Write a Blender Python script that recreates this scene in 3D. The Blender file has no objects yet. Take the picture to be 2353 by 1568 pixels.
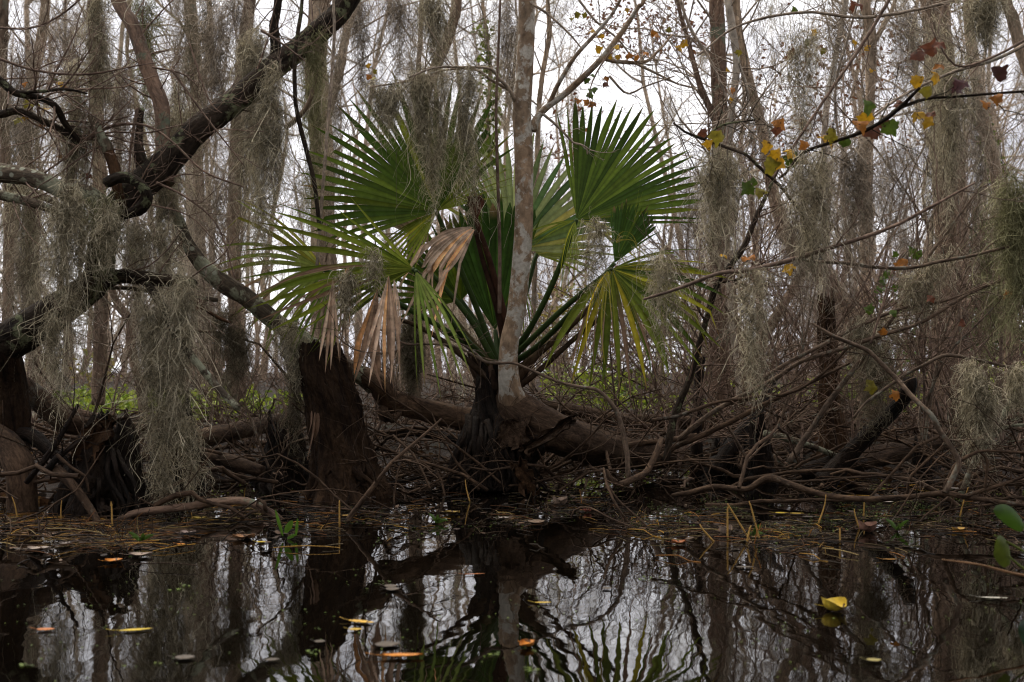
import bpy, math, random
import numpy as np
C = bpy.context.scene.collection
RNG = np.random.default_rng(7)
random.seed(7)
F = 2288.0; CX = 1176.5; HZ = 860.0; CH = 0.57     # focal length in photo units, horizon row, camera height (m)

def P(x, y, d):
    """point seen at photo position x, y standing d metres away"""
    return np.array([(x - CX) / F * d, d, CH + (HZ - y) / F * d])

def PW(x, y):
    """point on the water at photo position x, y"""
    d = CH * F / (y - HZ)
    return np.array([(x - CX) / F * d, d, 0.0])

def path(pts, d, dz=None):
    """pts: x, y[, depth]"""
    out = []
    for i, p in enumerate(pts):
        out.append(P(p[0], p[1], p[2] if len(p) > 2 else d))
    return np.array(out)

# ---------------------------------------------------------------- objects
def link(o, parent=None):
    C.objects.link(o)
    if parent is not None:
        o.parent = parent
        o.matrix_parent_inverse = parent.matrix_world.inverted() if False else o.matrix_parent_inverse
    return o

def tag(o, label=None, cat=None, group=None, kind=None):
    if label: o['label'] = label
    if cat: o['category'] = cat
    if group: o['group'] = group
    if kind: o['kind'] = kind
    return o

def empty(name, loc=(0, 0, 0)):
    o = bpy.data.objects.new(name, None)
    o.empty_display_size = 0.05
    o.location = loc
    C.objects.link(o)
    return o

def mesh_obj(name, V, Q, mat, parent=None, col=None, bark=None, smooth=True, T=None):
    """V verts, Q quads, T triangles. Vertices are world coordinates; object origin moved to the base of the shape."""
    V = np.asarray(V, dtype=np.float64)
    if parent is None:
        org = V.mean(axis=0); org[2] = V[:, 2].min()
        po = org
    else:
        po = np.array(parent.location)
        pp = parent.parent
        while pp is not None:
            po = po + np.array(pp.location); pp = pp.parent
        org = po
    me = bpy.data.meshes.new(name)
    nq = 0 if Q is None else len(Q); nt = 0 if T is None else len(T)
    me.vertices.add(len(V)); me.vertices.foreach_set('co', (V - org).astype(np.float32).ravel())
    me.loops.add(nq * 4 + nt * 3)
    idx = []; st = []
    if nq:
        idx.append(np.asarray(Q, dtype=np.int32).ravel()); st.append(np.arange(nq, dtype=np.int32) * 4)
    if nt:
        idx.append(np.asarray(T, dtype=np.int32).ravel()); st.append(nq * 4 + np.arange(nt, dtype=np.int32) * 3)
    me.loops.foreach_set('vertex_index', np.concatenate(idx))
    me.polygons.add(nq + nt)
    me.polygons.foreach_set('loop_start', np.concatenate(st))
    me.polygons.foreach_set('use_smooth', np.full(nq + nt, smooth, dtype=bool))
    me.update(calc_edges=True)
    if col is not None:
        a = me.attributes.new('col', 'FLOAT_COLOR', 'POINT')
        c = np.ones((len(V), 4), dtype=np.float32); c[:, :3] = col
        a.data.foreach_set('color', c.ravel())
    if bark is not None:
        a = me.attributes.new('bark', 'FLOAT_VECTOR', 'POINT')
        a.data.foreach_set('vector', np.asarray(bark, dtype=np.float32).ravel())
    me.materials.append(mat)
    o = bpy.data.objects.new(name, me)
    C.objects.link(o)
    if parent is None:
        o.location = org
    else:
        o.parent = parent
    return o

def catmull(p, n):
    """p (k,c) control rows -> n rows along an even parameter"""
    p = np.asarray(p, float)
    if len(p) == 2:
        t = np.linspace(0, 1, n)[:, None]; return p[0] * (1 - t) + p[1] * t
    q = np.vstack([2 * p[0] - p[1], p, 2 * p[-1] - p[-2]])
    seg = np.linalg.norm(np.diff(p[:, :3], axis=0), axis=1); cum = np.concatenate([[0], np.cumsum(seg)])
    s = np.linspace(0, cum[-1], n)
    i = np.clip(np.searchsorted(cum, s, side='right') - 1, 0, len(p) - 2)
    t = ((s - cum[i]) / np.maximum(seg[i], 1e-9))[:, None]
    a, b, c, d = q[i], q[i + 1], q[i + 2], q[i + 3]
    return 0.5 * ((2 * b) + (-a + c) * t + (2 * a - 5 * b + 4 * c - d) * t ** 2 + (-a + 3 * b - 3 * c + d) * t ** 3)

def nz(x):
    return x / np.maximum(np.linalg.norm(x, axis=-1, keepdims=True), 1e-9)

class Geo:
    """collects tubes and flat ribbons, joined into ONE mesh"""
    def __init__(s):
        s.V = []; s.Q = []; s.B = []; s.K = []; s.n = 0
    def raw(s, V, Q, col=(1, 1, 1), B=None):
        V = np.asarray(V, float)
        s.V.append(V); s.Q.append(np.asarray(Q, dtype=np.int64) + s.n); s.n += len(V)
        s.B.append(V.copy() if B is None else B)
        c = np.ones((len(V), 3)); c[:] = col; s.K.append(c)
    def tubes(s, P3, R, sides=5, col=(1, 1, 1), rough=0.0, lump=0.0):
        """P3 (N,M,3), R (N,M): a batch of tubes"""
        P3 = np.asarray(P3, float); R = np.asarray(R, float)
        if P3.ndim == 2: P3 = P3[None]; R = R[None]
        N, M, _ = P3.shape
        t = nz(np.gradient(P3, axis=1))
        w = np.abs(t).mean(axis=1)
        ref = np.zeros((N, 3)); k = np.argmin(w + np.array([0.0, -0.15, 0.0]), axis=1); ref[np.arange(N), k] = 1
        n1 = nz(np.cross(t, ref[:, None, :])); n2 = np.cross(t, n1)
        a = np.arange(sides) / sides * 2 * np.pi
        ln = np.concatenate([np.zeros((N, 1)), np.cumsum(np.linalg.norm(np.diff(P3, axis=1), axis=2), axis=1)], axis=1)
        rr = np.repeat(R[:, :, None], sides, axis=2)
        if rough or lump:
            ph = RNG.uniform(0, 6.28, (N, 8, 1, 1)); L = ln[:, :, None]; A = a[None, None, :]; rm = np.maximum(R.mean(axis=1), 1e-4)[:, None, None]
            f = 0
            if lump:
                f = f + lump * (np.sin(1 * A + L / rm * 0.35 + ph[:, 0]) + 0.8 * np.sin(2 * A - L / rm * 0.23 + ph[:, 1]) + 0.6 * np.sin(3 * A + L / rm * 0.6 + ph[:, 2]) + 0.5 * np.sin(L / rm * 0.9 + ph[:, 3]))
            if rough:
                f = f + rough * (np.sin(7 * A + 1.5 * np.sin(L / rm * 0.8 + ph[:, 4]) + ph[:, 5]) + 0.7 * np.sin(11 * A + 2 * np.sin(L / rm * 1.3 + ph[:, 6]) + ph[:, 7]) + 0.8 * RNG.normal(0, 1, rr.shape))
            rr = rr * (1 + f)
        ca = np.cos(a)[None, None, :, None]; sa = np.sin(a)[None, None, :, None]
        V = P3[:, :, None, :] + rr[..., None] * (ca * n1[:, :, None, :] + sa * n2[:, :, None, :])
        off = RNG.uniform(-40, 40, (N, 1, 1, 3))
        B = np.stack([rr * np.cos(a), rr * np.sin(a), np.repeat(ln[:, :, None], sides, axis=2)], axis=-1) + off
        i = np.arange(M - 1)[:, None] * sides; j = np.arange(sides)[None]; j2 = (j + 1) % sides
        q = np.stack([i + j, i + j2, i + sides + j2, i + sides + j], axis=-1).reshape(-1, 4)
        Q = (q[None] + (np.arange(N) * M * sides)[:, None, None]).reshape(-1, 4)
        c = np.ones((N, M, sides, 3)); cc = np.asarray(col, float)
        c[:] = cc[:, None, None, :] if cc.ndim == 2 else cc
        s.V.append(V.reshape(-1, 3)); s.Q.append(Q + s.n); s.B.append(B.reshape(-1, 3)); s.K.append(c.reshape(-1, 3)); s.n += V.size // 3
    def limb(s, pts, rad, step=0.03, sides=10, wob=0.0, rough=0.0, lump=0.0, col=(1, 1, 1), cap=True):
        """one smooth tapering limb through control points"""
        pts = np.asarray(pts, float); rad = np.asarray(rad, float)
        if rad.ndim == 0: rad = np.full(len(pts), rad)
        if len(rad) != len(pts): rad = np.interp(np.linspace(0, 1, len(pts)), np.linspace(0, 1, len(rad)), rad)
        L = np.linalg.norm(np.diff(pts, axis=0), axis=1).sum()
        n = int(max(4, min(300, L / step)))
        X = catmull(np.hstack([pts, rad[:, None]]), n)
        p = X[:, :3]; r = np.maximum(X[:, 3], 0.0006)
        if wob:
            tt = np.linspace(0, L, n)
            for f_, a_ in ((2.2, 1), (5.1, .5), (11, .25)):
                for ax in range(3):
                    p[:, ax] += wob * a_ * (np.sin(tt * f_ + RNG.uniform(0, 6.28)) - 0)
        if cap:
            t0 = nz(p[0] - p[1]) * r[0] * .15; t1 = nz(p[-1] - p[-2]) * r[-1] * .15
            p = np.vstack([p[0] + t0, p[0] + t0 * .6, p, p[-1] + t1 * .6, p[-1] + t1]); r = np.concatenate([[r[0] * .02, r[0] * .85], r, [r[-1] * .85, r[-1] * .02]])
        s.tubes(p[None], r[None], sides, col, rough, lump)
        return X
    def ribbons(s, P3, W, col):
        """flat ribbons turning in random directions. P3 (N,M,3), W (N,M) half widths"""
        N, M, _ = P3.shape
        t = nz(np.gradient(P3, axis=1))
        ref = nz(RNG.normal(0, 1, (N, 1, 3)))
        n1 = nz(np.cross(t, ref))
        V = np.stack([P3 - n1 * W[..., None], P3 + n1 * W[..., None]], axis=2)
        i = np.arange(M - 1) * 2
        q = np.stack([i, i + 1, i + 3, i + 2], axis=-1)
        Q = (q[None] + (np.arange(N) * M * 2)[:, None, None]).reshape(-1, 4)
        c = np.ones((N, M, 2, 3)); c[:] = np.asarray(col, float)[:, None, None, :]
        s.V.append(V.reshape(-1, 3)); s.Q.append(Q + s.n); s.B.append(V.reshape(-1, 3)); s.K.append(c.reshape(-1, 3)); s.n += V.size // 3
    def obj(s, name, mat, parent=None, smooth=True):
        return mesh_obj(name, np.vstack(s.V), np.vstack(s.Q), mat, parent, col=np.vstack(s.K), bark=np.vstack(s.B), smooth=smooth)

# ---------------------------------------------------------------- materials
def mat(name):
    m = bpy.data.materials.new(name); m.use_nodes = True
    nt = m.node_tree
    return m, nt, nt.nodes['Principled BSDF']

def N_(nt, t, **k):
    n = nt.nodes.new(t)
    for a, b in k.items(): setattr(n, a, b)
    return n

def ramp(nt, fac, stops, interp='LINEAR'):
    r = N_(nt, 'ShaderNodeValToRGB'); r.color_ramp.interpolation = interp
    e = r.color_ramp.elements
    while len(e) < len(stops): e.new(0.5)
    for el, (p, c) in zip(e, stops):
        el.position = p; el.color = (*c, 1) if len(c) == 3 else c
    nt.links.new(fac, r.inputs[0]); return r.outputs[0]

def mixc(nt, fac, a, b, blend='MIX'):
    m = N_(nt, 'ShaderNodeMix', data_type='RGBA', blend_type=blend)
    for sock, v in ((m.inputs[0], fac), (m.inputs[6], a), (m.inputs[7], b)):
        if hasattr(v, 'is_output'): nt.links.new(v, sock)
        elif isinstance(v, (int, float)): sock.default_value = v
        else: sock.default_value = (*v, 1)
    return m.outputs[2]

def noise(nt, vec, scale, detail=4, rough=0.6, mapping=None, dist=0.0):
    if mapping is not None:
        mp = N_(nt, 'ShaderNodeMapping'); mp.inputs['Scale'].default_value = mapping
        nt.links.new(vec, mp.inputs[0]); vec = mp.outputs[0]
    n = N_(nt, 'ShaderNodeTexNoise'); n.inputs['Scale'].default_value = scale
    n.inputs['Detail'].default_value = detail; n.inputs['Roughness'].default_value = rough; n.inputs['Distortion'].default_value = dist
    nt.links.new(vec, n.inputs['Vector']); return n.outputs[0]

def bump(nt, h, bsdf, strength=0.6, dist=0.01, prev=None):
    b = N_(nt, 'ShaderNodeBump'); b.inputs['Strength'].default_value = strength; b.inputs['Distance'].default_value = dist
    nt.links.new(h, b.inputs['Height'])
    if prev is not None: nt.links.new(prev, b.inputs['Normal'])
    if bsdf is not None: nt.links.new(b.outputs[0], bsdf.inputs['Normal'])
    return b.outputs[0]

def bark_mat(name, dark, light, lichen=None, lich_amt=0.5, ridges=26, bdist=0.012, rough=0.9, stretch=0.22, patch=6.0, lich2=None, spec=0.25):
    m, nt, b = mat(name)
    at = N_(nt, 'ShaderNodeAttribute', attribute_name='bark').outputs['Vector']
    r1 = noise(nt, at, ridges, 5, 0.65, (1, 1, stretch), 0.6)
    r2 = noise(nt, at, ridges * 3.2, 3, 0.6, (1, 1, 0.5))
    base = ramp(nt, r1, [(0.30, dark), (0.5, tuple((np.array(dark) + np.array(light)) / 2)), (0.68, light)])
    fine = ramp(nt, r2, [(0.3, (0.6, 0.6, 0.6)), (0.7, (1.25, 1.22, 1.18))])
    base = mixc(nt, 1.0, base, fine, 'MULTIPLY')
    big = ramp(nt, noise(nt, at, 1.7, 2, 0.5), [(0.3, (0.7, 0.7, 0.7)), (0.7, (1.25, 1.2, 1.15))])
    base = mixc(nt, 1.0, base, big, 'MULTIPLY')
    if lichen is not None:
        l1 = noise(nt, at, patch, 6, 0.72, None, 0.3)
        k = ramp(nt, l1, [(lich_amt, (0, 0, 0)), (lich_amt + 0.05, (1, 1, 1))])
        l3 = ramp(nt, noise(nt, at, 60, 2), [(0.3, tuple(np.array(lichen) * 0.6)), (0.7, lichen)])
        base = mixc(nt, k, base, l3)
        if lich2 is not None:
            v = N_(nt, 'ShaderNodeTexVoronoi'); v.inputs['Scale'].default_value = 22; v.inputs['Randomness'].default_value = 1
            nt.links.new(at, v.inputs['Vector'])
            l2 = noise(nt, at, 4.3, 4, 0.7)
            kk = ramp(nt, v.outputs['Distance'], [(0.22, (1, 1, 1)), (0.3, (0, 0, 0))])
            k2 = ramp(nt, l2, [(0.48, (0, 0, 0)), (0.56, (1, 1, 1))])
            base = mixc(nt, mixc(nt, 1.0, kk, k2, 'MULTIPLY'), base, lich2)
    nt.links.new(base, b.inputs['Base Color'])
    b.inputs['Roughness'].default_value = rough; b.inputs['Specular IOR Level'].default_value = spec
    h = mixc(nt, 0.35, r1, r2)
    bump(nt, h, b, 1.0, bdist)
    return m

def col_mat(name, rough=0.7, spec=0.3, trans=0.0, nscale=40, namt=0.35, bumpd=0.0, spots=None):
    """colour comes from the mesh's own 'col' attribute, broken up by noise"""
    m, nt, b = mat(name)
    c = N_(nt, 'ShaderNodeAttribute', attribute_name='col').outputs['Color']
    g = N_(nt, 'ShaderNodeTexCoord').outputs['Object']
    nn = noise(nt, g, nscale, 3, 0.6)
    f = ramp(nt, nn, [(0.3, (1 - namt,) * 3), (0.7, (1 + namt,) * 3)])
    c = mixc(nt, 1.0, c, f, 'MULTIPLY')
    if spots:
        s_ = ramp(nt, noise(nt, g, spots, 2, 0.5), [(0.62, (0, 0, 0)), (0.68, (1, 1, 1))])
        c = mixc(nt, s_, c, (0.05, 0.025, 0.012))
    nt.links.new(c, b.inputs['Base Color'])
    b.inputs['Roughness'].default_value = rough; b.inputs['Specular IOR Level'].default_value = spec
    if bumpd: bump(nt, nn, b, 1.0, bumpd)
    if trans:
        t = N_(nt, 'ShaderNodeBsdfTranslucent'); nt.links.new(c, t.inputs[0])
        mx = N_(nt, 'ShaderNodeMixShader'); mx.inputs[0].default_value = trans
        nt.links.new(b.outputs[0], mx.inputs[1]); nt.links.new(t.outputs[0], mx.inputs[2])
        nt.links.new(mx.outputs[0], nt.nodes['Material Output'].inputs[0])
    return m

M = {}
M['limb'] = bark_mat('dark_limb_bark', (0.005, 0.004, 0.003), (0.060, 0.045, 0.032), (0.17, 0.18, 0.10), 0.55, 30, 0.03, patch=9, spec=.12)
M['lichen'] = bark_mat('lichened_bark', (0.03, 0.024, 0.018), (0.16, 0.13, 0.095), (0.30, 0.305, 0.21), 0.50, 28, 0.014, patch=8, lich2=(0.30, 0.31, 0.24), spec=.12)
M['red'] = bark_mat('reddish_flaking_bark', (0.06, 0.038, 0.027), (0.28, 0.19, 0.135), (0.16, 0.18, 0.12), 0.56, 26, 0.012, patch=4)
M['pale'] = bark_mat('smooth_pale_bark', (0.18, 0.125, 0.08), (0.38, 0.285, 0.195), (0.54, 0.50, 0.42), 0.505, 14, 0.003, stretch=1.3, patch=8, lich2=(0.52, 0.50, 0.42))
M['wood'] = bark_mat('fallen_trunk_bark', (0.016, 0.010, 0.007), (0.125, 0.083, 0.054), (0.13, 0.115, 0.09), 0.62, 42, 0.005, stretch=0.35, patch=5, spec=0.15)
M['wet_shade'] = bark_mat('wet_shaded_wood', (0.002, 0.0015, 0.0012), (0.026, 0.017, 0.011), None, 0.5, 26, 0.03, rough=0.75, spec=0.15, stretch=0.16)  # wet wood, darkened further to stand in for shade near the water
M['rot'] = bark_mat('rotten_brown_wood', (0.008, 0.005, 0.003), (0.095, 0.052, 0.026), None, 0.5, 26, 0.02, stretch=0.1, spec=0.15)
M['stump'] = bark_mat('stump_bark', (0.005, 0.003, 0.0025), (0.062, 0.038, 0.022), (0.13, 0.07, 0.035), 0.66, 20, 0.05, stretch=0.16, patch=9, spec=0.1)
M['bg'] = bark_mat('grey_brown_bark', (0.11, 0.082, 0.056), (0.56, 0.445, 0.325), (0.25, 0.23, 0.18), 0.60, 18, 0.015, patch=3, spec=0.1)
M['bgd'] = bark_mat('brown_bark', (0.065, 0.046, 0.033), (0.34, 0.255, 0.185), (0.19, 0.175, 0.13), 0.60, 18, 0.015, patch=3, spec=0.1)
M['bgp'] = bark_mat('pale_grey_bark', (0.22, 0.19, 0.155), (0.60, 0.54, 0.45), (0.62, 0.60, 0.52), 0.56, 12, 0.008, stretch=0.8, patch=3, spec=0.1)
M['twig'] = bark_mat('thin_twig_bark', (0.12, 0.095, 0.073), (0.50, 0.42, 0.33), (0.30, 0.28, 0.23), 0.58, 40, 0.002, stretch=0.6, patch=10)
M['twigm'] = bark_mat('brown_twig_bark', (0.05, 0.036, 0.026), (0.24, 0.175, 0.125), (0.22, 0.21, 0.16), 0.58, 40, 0.003, stretch=0.5, patch=10)
M['twigr'] = bark_mat('reddish_twig_bark', (0.08, 0.054, 0.042), (0.30, 0.215, 0.165), None, 0.58, 40, 0.002, stretch=0.6)
M['moss'] = col_mat('spanish_moss', 0.95, 0.04, 0.25, 18, 0.3)
M['frond'] = col_mat('palm_frond', 0.5, 0.10, 0.22, 30, 0.22)
M['dead'] = col_mat('dead_frond', 0.85, 0.08, 0.15, 22, 0.5, 0.004)
M['leaf'] = col_mat('leaf', 0.6, 0.3, 0.3, 60, 0.3, 0, 70)
M['green'] = col_mat('green_leaves', 0.55, 0.3, 0.3, 20, 0.3)
M['float'] = col_mat('floating_leaf', 0.6, 0.25, 0.0, 90, 0.35, 0.001, 60)
M['straw'] = col_mat('straw', 0.8, 0.2, 0.0, 60, 0.3)
# ---------------------------------------------------------------- world, sun, camera
sc = bpy.context.scene
w = bpy.data.worlds.new('World'); sc.world = w; w.use_nodes = True
nt = w.node_tree; bgn = nt.nodes['Background']
sky = N_(nt, 'ShaderNodeTexSky', sky_type='NISHITA'); sky.sun_disc = False
SUN_EL, SUN_AZ = math.radians(58), math.radians(-40)
sky.sun_elevation = SUN_EL; sky.sun_rotation = SUN_AZ; sky.air_density = 1.0; sky.dust_density = 3.0
hs = N_(nt, 'ShaderNodeHueSaturation'); hs.inputs['Saturation'].default_value = 0.12
nt.links.new(sky.outputs[0], hs.inputs['Color'])
tc = N_(nt, 'ShaderNodeTexCoord').outputs['Generated']
cl = noise(nt, tc, 2.6, 5, 0.5, (1, 1, 2.6), 0.4)
cc = ramp(nt, cl, [(0.36, (5.6, 5.6, 6.2)), (0.50, (9.4, 9.3, 9.9)), (0.64, (13.8, 13.6, 13.9))])
m_ = mixc(nt, 0.85, hs.outputs[0], cc)
nt.links.new(m_, bgn.inputs['Color']); bgn.inputs['Strength'].default_value = 0.085

sun = bpy.data.lights.new('overcast_sun', 'SUN'); sun.energy = 1.9; sun.angle = math.radians(22); sun.color = (1, 0.90, 0.76)
so = bpy.data.objects.new('overcast_sun', sun); C.objects.link(so)
so.location = (-6, 4, 14)
# light comes from high up, a little behind and left of the palm
from mathutils import Vector
dv = Vector((math.sin(SUN_AZ) * math.cos(SUN_EL), math.cos(SUN_AZ) * math.cos(SUN_EL), math.sin(SUN_EL)))
so.rotation_euler = dv.to_track_quat('Z', 'Y').to_euler()

cam = bpy.data.cameras.new('camera'); co = bpy.data.objects.new('camera', cam); C.objects.link(co); sc.camera = co
co.location = (0, 0, CH); co.rotation_euler = (math.radians(90), 0, 0)
cam.sensor_width = 36; cam.lens = 36 * F / 2353.0
cam.shift_y = (HZ - 784.0) / 2353.0
cam.clip_start = 0.05; cam.clip_end = 600
cam.dof.use_dof = True; cam.dof.focus_distance = 4.9; cam.dof.aperture_fstop = 4.2
sc.view_settings.view_transform = 'Standard'; sc.view_settings.look = 'None'; sc.view_settings.gamma = 1; sc.view_settings.exposure = 0.74
sc.render.engine = 'CYCLES'
sc.cycles.use_denoising = True; sc.cycles.filter_width = 1.15; sc.cycles.max_bounces = 6; sc.cycles.diffuse_bounces = 3; sc.cycles.glossy_bounces = 3
sc.cycles.transmission_bounces = 3; sc.cycles.transparent_max_bounces = 4; sc.cycles.use_adaptive_sampling = True; sc.cycles.adaptive_threshold = 0.02
sc.cycles.caustics_reflective = False; sc.cycles.caustics_refractive = False

# ---------------------------------------------------------------- water
m, nt, b = mat('dark_swamp_water')
b.inputs['Base Color'].default_value = (0.0022, 0.0016, 0.001, 1); b.inputs['Roughness'].default_value = 0.012; b.inputs['IOR'].default_value = 1.5
g = N_(nt, 'ShaderNodeTexCoord').outputs['Object']
n1 = noise(nt, g, 4.0, 2, 0.5, (1.6, 1, 1)); n2 = noise(nt, g, 26.0, 2, 0.5, (1.6, 0.8, 1))
p_ = bump(nt, n1, None, 0.5, 0.0026); q_ = bump(nt, n2, b, 0.2, 0.0005, p_)
b.inputs['Coat Weight'].default_value = 0.4; b.inputs['Coat Roughness'].default_value = 0.012; nt.links.new(q_, b.inputs['Coat Normal'])
M['water'] = m
def grid(x0, x1, y0, y1, nx, ny, zf, ypow=1.0):
    X, Y = np.meshgrid(np.linspace(x0, x1, nx), y0 + (y1 - y0) * np.linspace(0, 1, ny) ** ypow)
    V = np.stack([X, Y, zf(X, Y)], axis=-1).reshape(-1, 3)
    i = (np.arange(ny - 1)[:, None] * nx + np.arange(nx - 1)[None]).ravel()
    return V, np.stack([i, i + 1, i + nx + 1, i + nx], axis=-1)
V, Q = grid(-60, 60, -25, 40, 13, 14, lambda X, Y: 0 * X)
tag(mesh_obj('water', V, Q, M['water']), 'still black swamp water mirroring the bare trees', None, None, 'structure')

# ---------------------------------------------------------------- ground
def shore(X):
    """distance of the water's edge across the picture"""
    s = 6.3 + 0.5 * np.sin(X * 1.7 + 1) + 0.3 * np.sin(X * 4.1)
    s = s - 1.75 / (1 + np.exp((X + 1.75) * 5)) - 0.6 / (1 + np.exp(-(X - 1.7) * 5))
    return s
def gz(X, Y):
    e = Y - shore(X)
    z = 0.16 * (1 - np.exp(-np.maximum(e, 0) * 0.9)) + np.minimum(e, 0) * 0.35 - 0.015
    z = z + 0.028 * (np.sin(X * 3.1 + Y * 1.3) + np.sin(X * 1.3 - Y * 2.9) + 0.8 * np.sin(X * 7 + Y * 5)) * np.clip(e, 0, 1)
    z = z + 0.004 * np.maximum(Y - 9, 0)
    return np.maximum(z, -0.6)
m, nt, b = mat('muddy_forest_floor')
g = N_(nt, 'ShaderNodeTexCoord').outputs['Object']
a1 = noise(nt, g, 1.3, 4, 0.6); a2 = noise(nt, g, 22, 5, 0.7)
c1 = ramp(nt, a2, [(0.3, (0.006, 0.004, 0.003)), (0.55, (0.026, 0.016, 0.010)), (0.75, (0.07, 0.043, 0.025))])
c2 = ramp(nt, a2, [(0.3, (0.006, 0.005, 0.003)), (0.7, (0.024, 0.025, 0.010))])
nt.links.new(mixc(nt, ramp(nt, a1, [(0.5, (0, 0, 0)), (0.65, (1, 1, 1))]), c1, c2), b.inputs['Base Color'])
b.inputs['Roughness'].default_value = 0.85; b.inputs['Specular IOR Level'].default_value = 0.2
bump(nt, a2, b, 1.0, 0.05)
M['ground'] = m
V, Q = grid(-7, 7, 3.5, 16, 260, 230, gz)
V2, Q2 = grid(-80, 80, 16, 160, 60, 60, lambda X, Y: gz(X, Y), 1.5)
tag(mesh_obj('ground', np.vstack([V, V2]), np.vstack([Q, Q2 + len(V)]), M['ground']), 'low muddy bank covered in brown leaf litter', None, None, 'structure')
V, Q = grid(-40, -7, 3.5, 16, 40, 20, gz); V2, Q2 = grid(7, 40, 3.5, 16, 40, 20, gz)
tag(mesh_obj('ground', np.vstack([V, V2]), np.vstack([Q, Q2 + len(V)]), M['ground']), 'muddy bank running on past both sides of the picture', None, None, 'structure')

# ---------------------------------------------------------------- moss, twigs, trees: makers
MOSSC = dict(grey=((0.12, 0.105, 0.066), (0.56, 0.50, 0.36)), green=((0.11, 0.105, 0.05), (0.32, 0.31, 0.17)), dark=((0.06, 0.052, 0.034), (0.22, 0.19, 0.13)), brown=((0.14, 0.115, 0.085), (0.46, 0.395, 0.31)))
def moss_strands(g, A, B, L, n, spread=0.03, hw=0.0010, tone='grey', slen=0.068, m=9, taper=0.6, curl=1.0, rag=0.35, ropes=None):
    """curly strands gathered in ropes of uneven length below the line A-B; L hanging length in metres"""
    A = np.asarray(A, float); B = np.asarray(B, float); wd = float(np.linalg.norm(B - A)) + spread
    K = ropes or max(3, int(wd / 0.022) + 2)
    rs = np.clip(RNG.beta(1.3, 1.3, K) + RNG.normal(0, .03, K), 0, 1); lo = 1 - 2.1 * rag; rl = lo + (1 - lo) * RNG.beta(.9, 1.9, K); j = np.argmin(abs(rs - RNG.uniform(.35, .65))); rl[j] = 1.08; rl[(j + 1) % K] = .85; rtop = (RNG.uniform(0, 1, K) ** 1.5 * .3 - .06) * L; rl = rl * (1 - .25 * np.maximum(rtop / L, 0))
    rph = RNG.uniform(0, 6.28, (K, 4)); roff = RNG.normal(0, spread * .55, (K, 2)); rw = rl / rl.sum()
    k = RNG.choice(K, n, p=rw); u = RNG.beta(1.0, 1.15, n)
    root = A + (B - A) * rs[k][:, None]; mid = (A + B) / 2
    uz = u * rl[k]; nar = np.clip(1 - taper * uz ** .8, .05, 3)[:, None]
    root = mid + (root - mid) * nar
    lump_ = 1 + .7 * np.sin(u * 17 + rph[k, 2]) * np.sin(u * 7 + rph[k, 3])
    thick = (0.005 + 0.34 * spread * (1 - .8 * uz)) * lump_
    sx = roff[k, 0] * nar[:, 0] + .016 * np.sin(u * 5 + rph[k, 0]) * (L > .2) + .010 * np.sin(u * 13 + rph[k, 1]) * (L > .2)
    pos = root + np.stack([sx + RNG.normal(0, 1, n) * thick, roff[k, 1] + RNG.normal(0, 1, n) * thick, -u * L * rl[k] - rtop[k]], axis=-1)
    ln = slen * RNG.uniform(0.35, 1.5, n)
    d0 = RNG.normal(0, 0.5, (n, 3)); d0[:, 2] -= 1.0; d0 = nz(d0)
    amp = RNG.uniform(0.4, 1.7, n) * curl
    t = np.linspace(0, 1, m)
    ph = RNG.uniform(0, 6.28, (n, 3, 1)); fr = RNG.uniform(3.5, 11, (n, 3, 1))
    wig = np.stack([np.sin(fr[:, i] * t[None] + ph[:, i]) - np.sin(ph[:, i]) for i in range(3)], axis=-1) * (0.17 * amp * ln)[:, None, None]
    Pp = pos[:, None, :] + d0[:, None, :] * (t[None, :, None] * ln[:, None, None]) + wig
    Pp[:, :, 2] -= (t ** 2)[None] * ln[:, None] * 0.25
    W = hw * RNG.uniform(0.6, 1.4, n)[:, None] * (1 - 0.5 * t[None])
    a, b_ = MOSSC[tone]; mixv = RNG.uniform(0, 1, n)[:, None] ** 1.2
    col = np.array(a) * .75 * (1 - mixv) + np.array(b_) * 1.35 * mixv
    g.ribbons(Pp, W, col)

def moss(label, A, B, L, n, group='beards of grey moss hanging from the limbs', **k):
    g = Geo(); moss_strands(g, A, B, L, n, **k)
    # long trailing threads hold the beard together
    kk = dict(k); kk['slen'] = min(0.3, L * 0.4); kk['curl'] = 0.55; kk['m'] = 14
    moss_strands(g, A, B, L * 0.75, max(10, n // 14), **kk)
    o = g.obj('hanging_moss', M['moss'])
    return tag(o, label, 'moss', group)

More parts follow.
